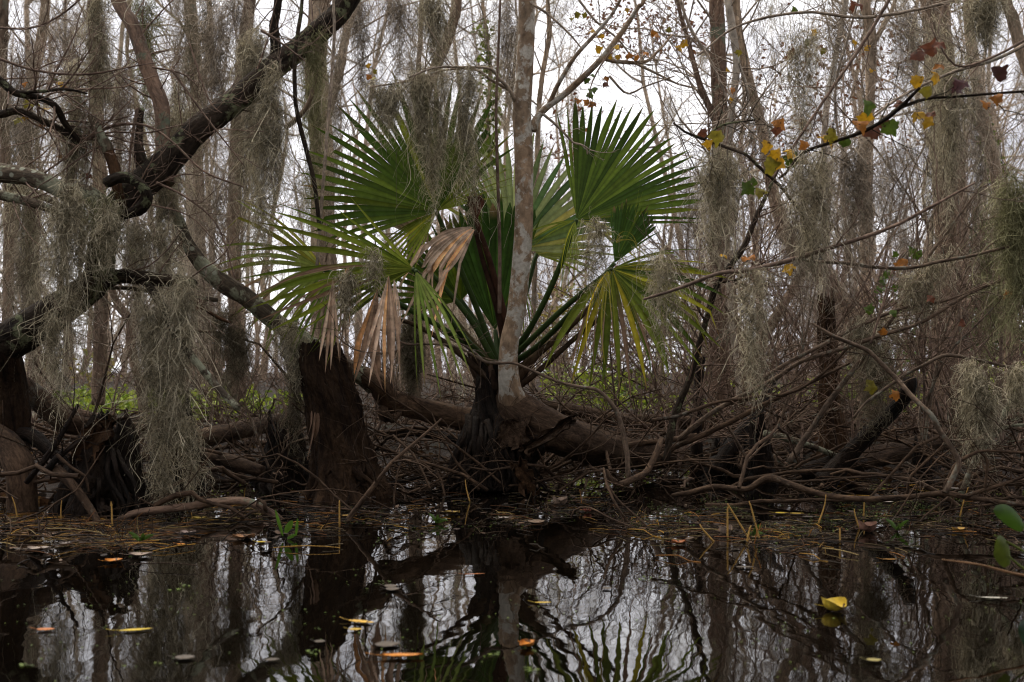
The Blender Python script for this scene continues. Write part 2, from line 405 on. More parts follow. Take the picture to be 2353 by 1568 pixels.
def grow(g, p, d, L, r, depth, kids=(4, 3), up=0.12, jit=0.35, sides=5, rmin=0.0012, klen=0.55, col=(1, 1, 1), ang=0.8, tipr=0.35, out=None):
    """a wandering twig with children; numpy-light"""
    n = 7 if depth > 0 else 5
    pts = [np.array(p, float)]; dd = nz(np.array(d, float))
    for i in range(n - 1):
        dd = dd + RNG.normal(0, jit / 2.2, 3); dd[2] += up * 0.35; dd = dd / math.sqrt(dd @ dd)
        pts.append(pts[-1] + dd * L / (n - 1))
    pts = np.array(pts); rad = np.maximum(np.linspace(r, r * tipr, n), rmin)
    g.setdefault((n, sides), []).append((pts, rad))
    if out is not None and depth == 0: out.append(pts[-1])
    if depth > 0:
        c = kids[0] if isinstance(kids, tuple) else kids
        for j in range(c):
            t = 0.22 + 0.75 * (j + RNG.uniform(0.1, 0.9)) / c; i = min(int(t * (n - 1)), n - 2); f = t * (n - 1) - i
            q = pts[i] * (1 - f) + pts[i + 1] * f; tg = pts[i + 1] - pts[i]; tg = tg / math.sqrt(tg @ tg)
            sd = RNG.normal(0, 1, 3); sd = sd - tg * (sd @ tg); sd = sd / math.sqrt(sd @ sd)
            a = ang * RNG.uniform(0.6, 1.25)
            grow(g, q, tg * math.cos(a) + sd * math.sin(a), L * klen * RNG.uniform(0.65, 1.25) * (1.15 - 0.5 * t), max(r * (1 - 0.6 * t) * 0.62, rmin), depth - 1, kids[1:] if isinstance(kids, tuple) and len(kids) > 1 else kids, up, jit, max(3, sides - 1), rmin, klen, col, ang, tipr, out)

def flush(geo, store, col=(1, 1, 1)):
    for (n, s), L in store.items():
        geo.tubes(np.array([a for a, _ in L]), np.array([b for _, b in L]), s, col)

def side_twigs(geo, X, n, L, r, depth=1, kids=(3, 2), t0=0.2, t1=1.0, up=0.15, sides=4, rmin=0.0009, ang=0.85, jit=0.35, out=None, flat=1.0):
    """twigs that leave a finished limb X (rows x,y,z,r)"""
    st = {}
    for j in range(n):
        t = t0 + (t1 - t0) * (j + RNG.uniform(0, 1)) / n; i = int(min(len(X) - 2, t * (len(X) - 1)))
        tg = nz(X[i + 1, :3] - X[i, :3]); sd = RNG.normal(0, 1, 3); sd[1] *= flat; sd = nz(sd - tg * (sd @ tg))
        a = ang * RNG.uniform(0.7, 1.3)
        grow(st, X[i, :3], tg * math.cos(a) + sd * math.sin(a), L * RNG.uniform(0.5, 1.3), min(r * RNG.uniform(0.7, 1.2), X[i, 3] * 0.8), depth, kids, up, jit, sides, rmin, out=out)
    if st: flush(geo, st)
# ================================================================ the wood behind
def to_px(X, Y, Z):
    return CX + X / Y * F, HZ - (Z - CH) / Y * F

def tree_template(i):
    t = empty('bare_tree')
    H = 13.0; r0 = RNG.uniform(0.10, 0.15)
    lean = RNG.normal(0, 0.5); n = 9
    zs = np.linspace(-0.2, H, n)
    pts = np.stack([lean * (zs / H) ** 1.5 + np.concatenate([[0], RNG.normal(0, 0.27, n - 1)]), np.concatenate([[0], RNG.normal(0, 0.2, n - 1)]), zs], axis=-1)
    rad = r0 * np.interp(zs, [-.2, 0.5, 2, H], [1.7, 1.15, 1.0, 0.3])
    g = Geo(); X = g.limb(pts, rad, step=0.12, sides=9, rough=0.03, lump=0.05)
    # forks
    forks = []
    if i % 2 == 0:
        k = int(len(X) * RNG.uniform(0.15, 0.35)); p = X[k, :3]; sx = RNG.choice([-1, 1])
        q = [p, p + [sx * 0.35, .1, .8], p + [sx * .8, .2, 2.4], p + [sx * 1.1, .1, 5.5], p + [sx * 1.6, 0, 8.5]]
        gf = Geo(); forks.append(gf.limb(np.array(q), np.array([.75, .65, .55, .4, .15]) * X[k, 3], step=0.12, sides=8, rough=0.03, lump=0.05))
        gf.obj('limb', [M['bg'], M['bgd'], M['red'], M['bgd']][i % 4], t)
    st = {}; tw = {}
    for X_ in [X] + forks:
        m_ = 17 if X_ is X else 8
        for j in range(m_):
            t_ = 0.07 + 0.9 * (j + RNG.uniform(0, 1)) / m_; k = int(t_ * (len(X_) - 2)); p = X_[k, :3]
            a = RNG.uniform(0, 6.28); el = RNG.uniform(0.0, 1.0)
            d = np.array([math.cos(a) * math.cos(el), math.sin(a) * math.cos(el), math.sin(el)])
            L = RNG.uniform(0.7, 2.4) * (1.1 - 0.45 * t_); r = min(X_[k, 3] * 0.5, 0.011 + L * 0.012)
            n_ = 8; pp = [p]; dd = d.copy()
            for q in range(n_ - 1):
                dd = nz(dd + RNG.normal(0, 0.2, 3) + [0, 0, 0.06]); pp.append(pp[-1] + dd * L / (n_ - 1))
            pp = np.array(pp); rr = np.linspace(r, r * .35, n_)
            st.setdefault((n_, 6), []).append((pp, rr))
            for c in range(5):
                k2 = RNG.integers(1, n_ - 1); dirn = nz(pp[k2 + 1] - pp[k2]); sd = RNG.normal(0, 1, 3); sd = nz(sd - dirn * (sd @ dirn))
                grow(tw, pp[k2], dirn * .7 + sd * .7, L * RNG.uniform(.3, .6), rr[k2] * .55, 2, (4, 2), 0.12, 0.4, 4, 0.0022)
    g.obj('trunk', [M['bg'], M['bgd'], M['red'], M['bgd']][i % 4], t)
    g2 = Geo(); flush(g2, st); flush(g2, tw); g2.obj('crown', M['twig'] if i % 3 else M['twigr'], t)
    return t
NT = 8
templates = [tree_template(i) for i in range(NT)]
used = [False] * NT
spots = []
tries = 0
while len(spots) < 84 and tries < 9000:
    tries += 1
    d = 8.8 + 26 * RNG.uniform(0, 1) ** 0.75
    X = RNG.uniform(-1, 1) * d * 0.56
    px, _ = to_px(X, d, 0)
    if 1385 < px < 1600 and d < 30: continue
    if 820 < px < 960 and d < 22: continue
    if 640 < px < 700 and d < 18: continue
    if RNG.uniform() < 0.25 and 900 < px < 1400: continue
    if any((X - a) ** 2 + (d - b_) ** 2 < 0.8 for a, b_ in spots): continue
    spots.append((X, d))
bg_moss = Geo(); treeinfo = []
def px_(X, d): return to_px(X, d, 0)[0]
for i, (X, d) in enumerate(spots):
    k = int(RNG.integers(0, NT)); src = templates[k]
    if not used[k]: t = src; used[k] = True
    else:
        t = src.copy(); C.objects.link(t)
        for ch in src.children:
            c = ch.copy(); C.objects.link(c); c.parent = t
    s = RNG.uniform(0.6, 1.35) * (1.25 if d > 20 else 1.0); zs_ = RNG.uniform(0.85, 1.2)
    t.location = (X, d, gz(np.array(X), np.array(d)) - 0.02); t.scale = (s, s, zs_)
    t.rotation_euler = (RNG.normal(0, 0.06), RNG.normal(0, 0.12), RNG.uniform(0, 6.28))
    treeinfo.append((t, X, d, s, k))
    # moss beards along it
    nb = RNG.integers(3, 8)
    for j in range(nb):
        z = RNG.uniform(1.0, min(11, 0.4 * d + 1.2)); off = RNG.normal(0, 0.35) * (0.4 + z / 6)
        L = RNG.uniform(0.6, 2.6); wd = RNG.uniform(0.04, 0.18)
        p = np.array([X + off, d + RNG.normal(0, 0.3), z])
        moss_strands(bg_moss, p - [wd, 0, 0], p + [wd, 0, 0.0], L, int(70 + 130 * L * wd * 4), spread=0.05, hw=0.0016 + 0.00009 * d, tone=RNG.choice(['grey', 'brown', 'brown', 'dark']), slen=0.22, m=6, rag=0.45, curl=.7)
for k in range(NT):
    if not used[k]:
        for ch in list(templates[k].children): bpy.data.objects.remove(ch)
        bpy.data.objects.remove(templates[k])
ORD = ['leftmost', 'second from left', 'third from left', 'fourth from left', 'fifth from left', 'sixth from left', 'seventh from left', 'eighth from left', 'ninth from left', 'tenth from left', 'eleventh from left', 'twelfth from left', 'thirteenth from left', 'fourteenth from left', 'fifteenth from left', 'sixteenth from left', 'seventeenth from left', 'eighteenth from left']
REG = [(-9e9, 330, 'at far left'), (330, 620, 'left of the palm'), (620, 1000, 'behind the left fan'), (1000, 1400, 'behind the pale trunk'), (1400, 1800, 'behind the right fan'), (1800, 2120, 'behind the rotten stump'), (2120, 9e9, 'at far right')]
buckets = {}
KD = {0: 'grey-brown', 1: 'dark brown', 2: 'reddish-brown', 3: 'dark brown'}
for t, X, d, s, k in treeinfo:
    px, _ = to_px(X, d, 1.0); reg = [r for r in REG if r[0] <= px < r[1]][0][2]
    dist = 'near' if d < 15 else ('middle-distance' if d < 24 else 'distant')
    buckets.setdefault((reg, dist, KD[k % 4]), []).append((px, t))
for (reg, dist, kd), L in buckets.items():
    L.sort(key=lambda a: a[0])
    for n, (px, t) in enumerate(L):
        lab = f'{dist} bare {kd} tree {reg}' + (f', {ORD[n]}' if len(L) > 1 else '')
        tag(t, lab, 'tree', 'bare trees of the swamp wood')
tag(bg_moss.obj('background_moss', M['moss']), 'grey-brown moss beards on the trees of the wood behind', 'moss', None, 'stuff')

# far wood: reads as one mass
g = Geo(); st = {}
for i in range(210):
    d = RNG.uniform(30, 75); X = RNG.uniform(-1, 1) * d * 0.6; px, _ = to_px(X, d, 0)
    if 1440 < px < 1570 and RNG.uniform() < .8: continue
    if 640 < px < 960 and RNG.uniform() < .45: continue
    H = RNG.uniform(11, 24) if RNG.uniform() < .7 else RNG.uniform(5, 10); r = RNG.uniform(0.07, 0.2); n = 9
    zz = np.linspace(-0.2, H, n); p = np.stack([X + np.cumsum(RNG.normal(0, 0.36, n)), np.full(n, d), zz], axis=-1)
    st.setdefault((n, 5), []).append((p, np.linspace(r, r * .25, n)))
    for j in range(10):
        k = RNG.integers(1, n - 1); dr = np.array([RNG.normal(0, 1), RNG.normal(0, .4), abs(RNG.normal(0.5, .5))])
        grow(st, p[k], dr, RNG.uniform(1.0, 3.2), r * .4, 1, (5,), 0.12, 0.35, 3, 0.008)
flush(g, st)
tag(g.obj('far_wood', M['bg']), 'mass of distant bare grey trunks closing the view', 'wood', None, 'stuff')
# low scrub line at the horizon
g = Geo(); st = {}
for i in range(900):
    d = RNG.uniform(9, 45); X = RNG.uniform(-1, 1) * d * 0.58
    px, _ = to_px(X, d, 0)
    h = RNG.uniform(0.35, 1.7) * (0.7 if 1400 < px < 1600 else 1)
    grow(st, [X, d, float(gz(np.array(X), np.array(d))) - .02], [RNG.normal(0, .25), RNG.normal(0, .2), 1], h, 0.004 + 0.0004 * d, 2, (3, 2), 0.15, 0.3, 3, 0.0014 + 0.00013 * d)
flush(g, st)
tag(g.obj('undergrowth', M['twigr']), 'thicket of thin reddish-brown stems on the forest floor', 'undergrowth', None, 'stuff')

def leaf_cloud(g, c, rad, n, size, ca, cb, long=1.7, rows=5, up=0.0):
    c = np.asarray(c, float)
    p = c + nz(RNG.normal(0, 1, (n, 3))) * (RNG.uniform(0, 1, (n, 1)) ** 0.5) * np.array(rad)
    d = RNG.normal(0, 1, (n, 3)); d[:, 2] = d[:, 2] * 0.6 + up; d = nz(d)
    t = np.linspace(0, 1, rows); s = size * RNG.uniform(0.6, 1.3, n)
    Pp = p[:, None] + d[:, None] * (t[None, :, None] * (s * long)[:, None, None]); Pp[:, :, 2] -= (t ** 2)[None] * (s * 0.5)[:, None]
    W = s[:, None] * 0.5 * np.interp(t, [0, .35, .7, 1], [.08, 1, .75, .03])[None]
    m_ = RNG.uniform(0, 1, (n, 1)); g.ribbons(Pp, W, np.array(ca) * (1 - m_) + np.array(cb) * m_)

g = Geo()
G1, G2 = (0.09, 0.16, 0.015), (0.40, 0.48, 0.05)
for (x, y, d, rx, rz, n, sz) in [(240, 925, 10, .5, .12, 700, .05), (300, 930, 9.5, .5, .1, 420, .05), (410, 925, 11, .7, .14, 500, .05), (490, 935, 8.2, .38, .14, 520, .05), (560, 930, 9, .35, .12, 280, .05),
                                 (690, 920, 10, .25, .12, 150, .05), (1340, 905, 8.5, .35, .12, 380, .045), (1390, 885, 8.0, .3, .14, 420, .045), (1440, 930, 8.5, .35, .08, 260, .045), (1290, 880, 9, .2, .2, 130, .045), (1585, 930, 9, .5, .1, 220, .04), (1870, 905, 9, .8, .12, 420, .05),
                                 (1980, 890, 10, .6, .15, 420, .06), (2110, 905, 9, .4, .15, 260, .05), (2260, 870, 11, .5, .3, 360, .06), (2340, 900, 9, .5, .2, 260, .05)]:
    leaf_cloud(g, P(x, y - 4, d), (rx * 1.2, .9, rz * 1.15), int(n * .6), sz * .75, G1, G2, 2.0, 5, 0.5)
tag(g.obj('ground_plants', M['green']), 'low bright green leafy ground cover along the bank', 'ground cover', None, 'stuff')

def shrub(label, blobs, ca, cb, size, stems, group='green shrubs in the wood'):
    x, y, d = stems[0]; base = P(x, y, d); base[2] = float(gz(np.array(base[0]), np.array(base[1])))
    t = empty('shrub', base); tag(t, label, 'shrub', group)
    g = Geo(); st = {}
    for (bx, by, bd, rx, rz, n) in blobs:
        leaf_cloud(g, P(bx, by, bd), (rx, .35, rz), n, size, ca, cb)
        q = P(bx, by, bd); grow(st, base, q - base, float(np.linalg.norm(q - base)), 0.012, 2, (5, 3), 0.0, 0.2, 5, 0.002)
    g.obj('foliage', M['green'], t); g2 = Geo(); flush(g2, st); g2.obj('stems', M['twig'], t)
DG1, DG2 = (0.03, 0.055, 0.016), (0.10, 0.15, 0.035)
shrub('dark green leafy shrub at the right edge behind the big trunk', [(2330, 570, 13, .7, .5, 900), (2300, 700, 13, .5, .7, 700), (2340, 830, 13, .5, .5, 500)], DG1, DG2, .06, [(2320, 930, 13)])
shrub('tall thin green shrub just right of the flared trunk', [(2260, 600, 14, .35, .9, 500), (2250, 780, 14, .4, .6, 420)], DG1, (0.12, 0.17, .04), .055, [(2255, 925, 14)])
shrub('small loose green shrub between the rotten stump and the big trunk', [(2060, 690, 11, .35, .5, 170), (2100, 800, 11, .4, .4, 200), (1990, 820, 11, .3, .3, 130)], G1, DG2, .045, [(2060, 920, 11)])
shrub('light green leaves on thin stems behind the right drooping frond', [(1545, 700, 10, .3, .5, 120), (1500, 820, 10, .3, .3, 120), (1600, 850, 10, .3, .25, 120)], (0.16, 0.2, .05), (.3, .3, .08), .035, [(1540, 930, 10)])
shrub('sparse yellow-green shrub right behind the pale trunk', [(1270, 760, 10, .25, .45, 130), (1310, 690, 10, .25, .4, 110), (1390, 760, 10, .25, .4, 110)], (0.16, 0.18, .05), (.36, .28, .07), .035, [(1310, 930, 10)])
shrub('low yellow-green bush at the far left beyond the roots', [(225, 850, 11, .25, .3, 120), (100, 830, 11, .25, .25, 90)], (0.16, 0.18, .05), (.3, .22, .05), .035, [(200, 935, 11)])

# vines on two background stems and a few red-brown leaf sprays
g = Geo()
for (pts, d, n) in [([(1110, 60), (1122, 150), (1130, 260), (1120, 330), (1150, 400)], 8.5, 420), ([(2235, 240), (2262, 300), (2290, 400), (2295, 480)], 9.5, 500)]:
    pp = catmull(path(pts, d), 60)
    for q in pp[::3]: leaf_cloud(g, q, (.09, .09, .1), n // 20, .032, (0.07, .11, .02), (.22, .26, .05))
tag(g.obj('climbing_vine', M['green']), 'bright green climbing vine leaves clinging to background stems', 'vine', None, 'stuff')
g = Geo()
for (x, y, rx, rz, n) in [(1520, 60, .7, .35, 420), (1400, 50, .5, .25, 200), (1870, 200, .9, .6, 460), (1960, 120, .8, .5, 300), (1330, 320, .5, .5, 200), (2100, 80, .8, .4, 200), (1420, 700, .8, .6, 240), (60, 300, .8, .5, 160), (130, 120, .7, .3, 120), (1800, 330, .9, .4, 260), (2080, 330, .7, .5, 160), (450, 820, .6, .3, 120)]:
    leaf_cloud(g, P(x, y, 11 + RNG.uniform(-1.5, 3)), (rx, .6, rz), n, .028, (0.09, .035, .02), (.22, .09, .035))
tag(g.obj('withered_leaves', M['leaf']), 'scattered small rust-brown leaves still on far twigs', 'leaves', None, 'stuff')

# leaf litter and sticks on the bank
g = Geo(); n = 9000
X = RNG.uniform(-7, 7, n); Y = shore(X) + RNG.uniform(0, 1, n) ** 1.6 * 7; Z = gz(X, Y) + 0.006
d_ = RNG.normal(0, 1, (n, 3)); d_[:, 2] *= 0.25; d_ = nz(d_); s_ = RNG.uniform(0.025, 0.07, n); t_ = np.linspace(0, 1, 4)
Pp = np.stack([X, Y, Z], -1)[:, None] + d_[:, None] * (t_[None, :, None] * s_[:, None, None]); Pp[:, :, 2] = np.maximum(Pp[:, :, 2], Z[:, None])
cA = np.array([[.05, .027, .015], [.09, .045, .022], [.03, .018, .01], [.13, .075, .03], [.10, .08, .06]])[RNG.integers(0, 5, n)]
g.ribbons(Pp, s_[:, None] * np.array([.06, .3, .26, .02])[None], cA)
tag(g.obj('leaf_litter', M['leaf']), 'brown fallen leaves lying over the muddy bank', 'leaf litter', None, 'stuff')
g = Geo(); n = 1500
X = RNG.uniform(-6, 6, n); Y = shore(X) + RNG.normal(0.6, 1.3, n); Z = np.maximum(gz(X, Y), -0.01) + np.abs(RNG.normal(0, .07, n))
a_ = RNG.uniform(0, 6.28, n); L_ = RNG.uniform(.15, 1.2, n); t_ = np.linspace(-.5, .5, 9)
Pp = np.stack([X, Y, Z], -1)[:, None] + np.stack([np.cos(a_), np.sin(a_) * .6, RNG.normal(0, .16, n)], -1)[:, None] * (t_[None, :, None] * L_[:, None, None])
Pp += np.cumsum(RNG.normal(0, .014, Pp.shape), axis=1); Pp[:, :, 2] += (RNG.uniform(0, .22, n) * L_)[:, None] * (1 - 4 * t_ ** 2)[None]
g.tubes(Pp, (RNG.uniform(0, 1, n) ** 2.6 * .011 + .002)[:, None] * np.linspace(1, .5, 9)[None], 6, lump=.06)
st = {}
for i in range(200):
    x_ = RNG.uniform(-5.5, 5.5); y_ = float(shore(np.array(x_))) + RNG.normal(.3, .9)
    if i % 5 == 0: x_, y_ = RNG.normal(.05, .35), RNG.uniform(4.7, 5.4); a = RNG.uniform(0, 6.28)
    grow(st, [x_, y_, max(0, float(gz(np.array(x_), np.array(y_)))) + .02], [math.cos(a), math.sin(a) * .6, RNG.uniform(.05, .8)], RNG.uniform(.4, 1.3), RNG.uniform(.004, .012), 2, (4, 3), -.05, .45, 5, .0012)
flush(g, st)
tag(g.obj('fallen_sticks', M['wood']), 'tangle of fallen sticks and roots strewn over the bank', 'sticks', None, 'stuff')

# fine bare twig tangle standing over the bank, thickest at the right
g = Geo(); st = {}
for i in range(230):
    u_ = RNG.uniform(0, 1); px = 1380 + 1100 * RNG.uniform(0, 1) ** .9 if u_ < .72 else RNG.uniform(-60, 1380)
    d = RNG.uniform(5.6, 9.5); X_ = (px - CX) / F * d; d = max(d, float(shore(np.array(X_))) - .3)
    h = RNG.uniform(.5, 2.6) * (1 if px > 1560 else .5); ln_ = RNG.normal(0, .55)
    grow(st, [X_, d, max(-.05, float(gz(np.array(X_), np.array(d))) - .02)], [ln_, RNG.normal(0, .2), 1], h, .004 + .003 * h, 3, (4, 3, 3), 0.05, 0.38, 5, 0.0014, .5)
flush(g, st)
tag(g.obj('twig_tangle', M['twigr']), 'tangle of fine bare brown twigs standing over the bank', 'twigs', None, 'stuff')

# unseen wood behind the viewer, added to block light from that side
g = Geo(); st = {}
for i in range(70):
    a = RNG.uniform(0, 6.28); r = RNG.uniform(6.5, 30); X_, Y_ = r * math.sin(a) * 1.2, 1.5 - r * abs(math.cos(a))
    if abs(X_) > 0.62 * max(Y_, 0) + 5 or Y_ < -4:
        n = 8; zz = np.linspace(-.5, RNG.uniform(9, 15), n); R_ = RNG.uniform(.12, .38)
        st.setdefault((n, 7), []).append((np.stack([X_ + np.cumsum(RNG.normal(0, .25, n)), Y_ + np.cumsum(RNG.normal(0, .25, n)), zz], -1), np.linspace(R_, R_ * .3, n)))
        p_ = st[(n, 7)][-1][0]
        for j in range(7):
            k = RNG.integers(1, n - 1); grow(st, p_[k], RNG.normal(0, 1, 3) * [1, 1, .4] + [0, 0, .3], RNG.uniform(1, 3.5), R_ * .4, 1, (5,), .1, .35, 4, .02)
        for j in range(9):
            k = RNG.integers(1, n); q = p_[k] + RNG.normal(0, 1, 3) * [.9, .9, .2]
            moss_strands(g, q - [.35, .1, 0], q + [.35, -.1, 0], RNG.uniform(1, 3.0), 60, spread=.2, hw=.035, tone='brown', slen=.6, m=4, curl=.4)
flush(g, st)
tag(g.obj('light_blocking_wood', M['bgd']), 'unseen moss-hung wood around the viewer, added to block light', 'wood', None, 'stuff')
# ================================================================ trees and wood traced where they stand
def wid(w, d): return np.asarray(w, float) / 2 / F * d

def ext(pts, up=260):
    a = pts[-1]
    if a[1] <= 10:
        b = pts[-2]; k = up / max(10.0, (b[1] - a[1])); q = (a[0] + (a[0] - b[0]) * k * .6, a[1] - up) + ((a[2],) if len(a) > 2 else ())
        return list(pts) + [q]
    return list(pts)

def tree(label, limbs, mt, d, tw=20, twl=0.5, twr=0.006, cat='tree', name='tree', group=None, parts=('trunk', 'branch'), twmat='twig', rough=0.04, lump=0.05, sides=14, step=0.03, depth=2, wob=0.0, kids=(4, 3), base=None, t0=0.15):
    """limbs: list of (points, widths[, sides twigs]) ; the first is the trunk, each other limb is a branch part"""
    p0 = path(limbs[0][0][:1], d)[0]
    t = empty(name, base if base is not None else p0); tag(t, label, cat, group)
    tg = Geo(); any_t = False
    for i, lb in enumerate(limbs):
        pts = ext(lb[0]); w = list(lb[1]); 
        if len(pts) > len(lb[0]) and len(w) == len(lb[0]): w = w + [w[-1] * .9]
        X3 = path(pts, d); dd = X3[:, 1]
        if len(w) != len(pts): w = np.interp(np.linspace(0, 1, len(pts)), np.linspace(0, 1, len(w)), w)
        g = Geo(); big = max(w) / F * d
        X = g.limb(X3, wid(w, dd), step=step if big > .03 else .025, sides=sides if big > 0.05 else 7, rough=rough if big > .03 else .02, lump=lump, wob=wob)
        mm = lb[3] if len(lb) > 3 and lb[3] else mt
        g.obj(parts[0] if i == 0 else parts[1], M[mm], t)
        n = lb[2] if len(lb) > 2 and lb[2] is not None else tw
        if n:
            side_twigs(tg, X, n, twl, twr, depth, kids, t0=t0, flat=.8); any_t = True
    if any_t: tg.obj('twigs', M[twmat], t)
    return t

# ---- middle-distance trunks
T = 'trees standing a little way behind the palm'
tree('moss-hung brown trunk behind the left end of the diagonal limb top', [([(548, 930), (540, 700), (538, 480), (552, 200), (575, -10)], [34, 30, 30, 32, 26])], 'bgd', 8.0, 24, 1.0, .008, group=T)
tree('stout mossy tree trunk rising just left of the big left fan', [([(742, 930), (745, 700), (740, 400), (728, 150), (735, -10)], [70, 58, 56, 50, 44]), ([(740, 300), (775, 180), (800, 60), (820, -10)], [26, 22, 18, 16])], 'bg', 7.6, 26, 1.1, .009, group=T)
tree('slanting dark trunk behind the top of the left fan', [([(955, 930), (948, 600), (955, 330), (975, 230), (1015, 120), (1045, 40), (1052, -10)], [26, 25, 28, 27, 25, 24, 22])], 'bgd', 6.6, 18, .8, .006, group=T)
tree('thin dark upright stem left of the slanting trunk', [([(965, 900), (968, 500), (962, 200), (970, -10)], [13, 12, 12, 10])], 'bgd', 8.5, 18, .9, .006, group=T)
tree('thin vine-wrapped stem between slanting trunk and pale trunk', [([(1150, 900), (1140, 500), (1120, 300), (1126, 150), (1108, -10)], [12, 12, 10, 9, 8])], 'bg', 8.5, 14, .7, .005, group=T)
tree('slim grey stem just right of the pale trunk', [([(1222, 900), (1232, 500), (1240, 230), (1262, 80), (1258, -10)], [13, 12, 12, 12, 10])], 'bg', 8.0, 16, .8, .006, group=T)
tree('upright reddish-brown trunk in the right half, moss round its foot', [([(1652, 930), (1650, 600), (1655, 300), (1650, 130), (1646, -10)], [46, 40, 34, 36, 34]), ([(1655, 300), (1610, 200), (1580, 90), (1555, -10)], [16, 14, 11, 9])], 'red', 6.8, 26, 1.0, .007, group=T)
tree('white-barked slender tree leaning beside the reddish trunk', [([(1700, 920), (1672, 600), (1676, 310), (1692, 160), (1682, 60), (1672, -10)], [14, 14, 17, 16, 18, 16]), ([(1690, 130), (1716, 200), (1722, 290)], [8, 6, 5])], 'bgp', 6.4, 18, .8, .005, group=T)
tree('curving grey trunk that bends right behind the white-barked tree', [([(1965, 830), (1950, 720), (1900, 640), (1820, 560), (1775, 440), (1752, 300), (1715, 170), (1695, 60), (1690, -10)], [34, 32, 36, 34, 26, 24, 24, 20, 18])], 'bg', 7.4, 20, 1.0, .007, group=T, base=P(1965, 930, 7.4))
tree('slender pale stem with leaves, centre of the right half', [([(1905, 930), (1898, 600), (1895, 300), (1920, 130), (1945, -10)], [17, 16, 15, 13, 12])], 'bgp', 6.9, 26, .9, .006, group=T)
tree('grey trunk forking at the top right', [([(1985, 930), (1990, 600), (1996, 300), (2003, 100), (1985, -10)], [26, 24, 22, 22, 20]), ([(2001, 110), (2035, 50), (2060, -10)], [14, 11, 9])], 'bg', 8.2, 24, 1.0, .007, group=T)
tree('massive flared cypress trunk at the right', [([(2180, 945), (2180, 900), (2183, 820), (2187, 650), (2180, 400), (2162, 200), (2150, -10)], [128, 108, 84, 72, 70, 66, 60])], 'bgd', 8.2, 26, 1.1, .009, group=T, sides=26, rough=.035, lump=.05)
tree('leaning trunk entering the top right corner', [([(2420, 330), (2353, 130), (2325, 40), (2310, -10)], [34, 28, 24, 22])], 'bg', 6.8, 8, .8, .006, group=T, base=P(2440, 930, 6.8))
tree('vine-clad grey trunk near the right edge', [([(2330, 930), (2312, 650), (2296, 450), (2262, 280), (2232, 120), (2225, -10)], [34, 30, 26, 26, 24, 20])], 'bg', 9.2, 24, 1.1, .008, group=T)
tree('slanting trunk rising behind the rotten stump', [([(1700, 930), (1745, 800), (1800, 700), (1850, 620), (1866, 520), (1890, 380)], [26, 24, 22, 20, 17, 13])], 'bgd', 6.9, 22, .9, .006, group=T)
tree('grey stem far left, first of the pair there', [([(15, 930), (20, 500), (5, 200), (10, -10)], [24, 22, 22, 20])], 'bgd', 7.5, 18, .9, .007, group=T)
tree('grey stem far left that leans right as it rises', [([(85, 930), (70, 500), (60, 280), (95, 90), (105, -10)], [30, 26, 24, 22, 20])], 'bg', 7.8, 18, 1.0, .008, group=T)
tree('forked brown tree beneath the horizontal mossy limb', [([(330, 940), (322, 880), (300, 790), (300, 740), (262, 680), (235, 560)], [24, 22, 20, 22, 17, 12]), ([(300, 800), (315, 740), (322, 650)], [12, 11, 8])], 'bgd', 6.6, 10, .7, .006, group=T)
tree('straight slim trunk behind the hanging moss, left of the stump', [([(470, 935), (468, 700), (458, 500), (450, 200), (440, -10)], [24, 24, 24, 24, 22])], 'bg', 8.6, 22, 1.0, .008, group=T)
tree('mossy upright trunk seen left of the diagonal limb', [([(225, 930), (232, 700), (225, 300), (215, -10)], [30, 30, 28, 26])], 'bgd', 8.0, 22, 1.0, .008, group=T)

# ---- the great dark limb tree on the left
t = empty('leaning_tree', P(10, 1010, 4.3)); tag(t, 'huge dark tree at the left whose lichened limb crosses diagonally to the top', 'tree')
def part(name, pts, w, mt, d, **k):
    g = Geo(); X3 = path(ext(pts), d); w = list(w)
    if len(w) != len(X3): w = np.interp(np.linspace(0, 1, len(X3)), np.linspace(0, 1, len(w)), w)
    kk = dict(step=.018, sides=30, rough=.028, lump=.035); kk.update(k)
    X = g.limb(X3, wid(w, X3[:, 1]), **kk); g.obj(name, M[mt], k.pop('par') if 'par' in k else t); return X
XL = part('trunk', [(8, 1060, 4.3), (14, 960, 4.3), (10, 880, 4.3), (-10, 815, 4.25), (-60, 780, 4.2)], [112, 100, 88, 95, 100], 'stump', 4.3)
XA = part('limb', [(-60, 830, 4.25), (10, 790, 4.25), (100, 735, 4.2), (180, 680, 4.2), (222, 640, 4.2), (236, 560, 4.25), (252, 500, 4.3), (300, 450, 4.35), (350, 405, 4.4), (400, 355, 4.45), (450, 300, 4.5), (530, 240, 4.6), (610, 172, 4.7), (680, 118, 4.8), (745, 62, 4.85), (805, -10, 4.9)], [92, 90, 80, 66, 62, 56, 62, 70, 66, 60, 56, 52, 50, 48, 46, 44], 'limb', 4.4)
XB = part('branch', [(-60, 388, 4.3), (0, 398, 4.3), (60, 405, 4.28), (110, 420, 4.25), (150, 440, 4.25), (200, 446, 4.28), (240, 480, 4.3)], [44, 44, 42, 38, 36, 40, 44], 'lichen', 4.3)
XC = part('branch', [(248, 420, 4.15), (275, 408, 4.1), (305, 412, 4.08), (330, 432, 4.08), (338, 458, 4.1), (322, 480, 4.12), (298, 490, 4.15), (272, 500, 4.2)], [24, 26, 24, 24, 26, 26, 22, 16], 'limb', 4.1)
XD = part('branch', [(212, 268, 4.3), (225, 300, 4.3), (243, 332, 4.3), (250, 350, 4.3)], [16, 22, 26, 26], 'lichen', 4.3)
XD2 = part('broken_branch', [(248, 344, 4.3), (262, 385, 4.28), (270, 430, 4.26), (285, 480, 4.3)], [22, 26, 24, 20], 'rot', 4.3)
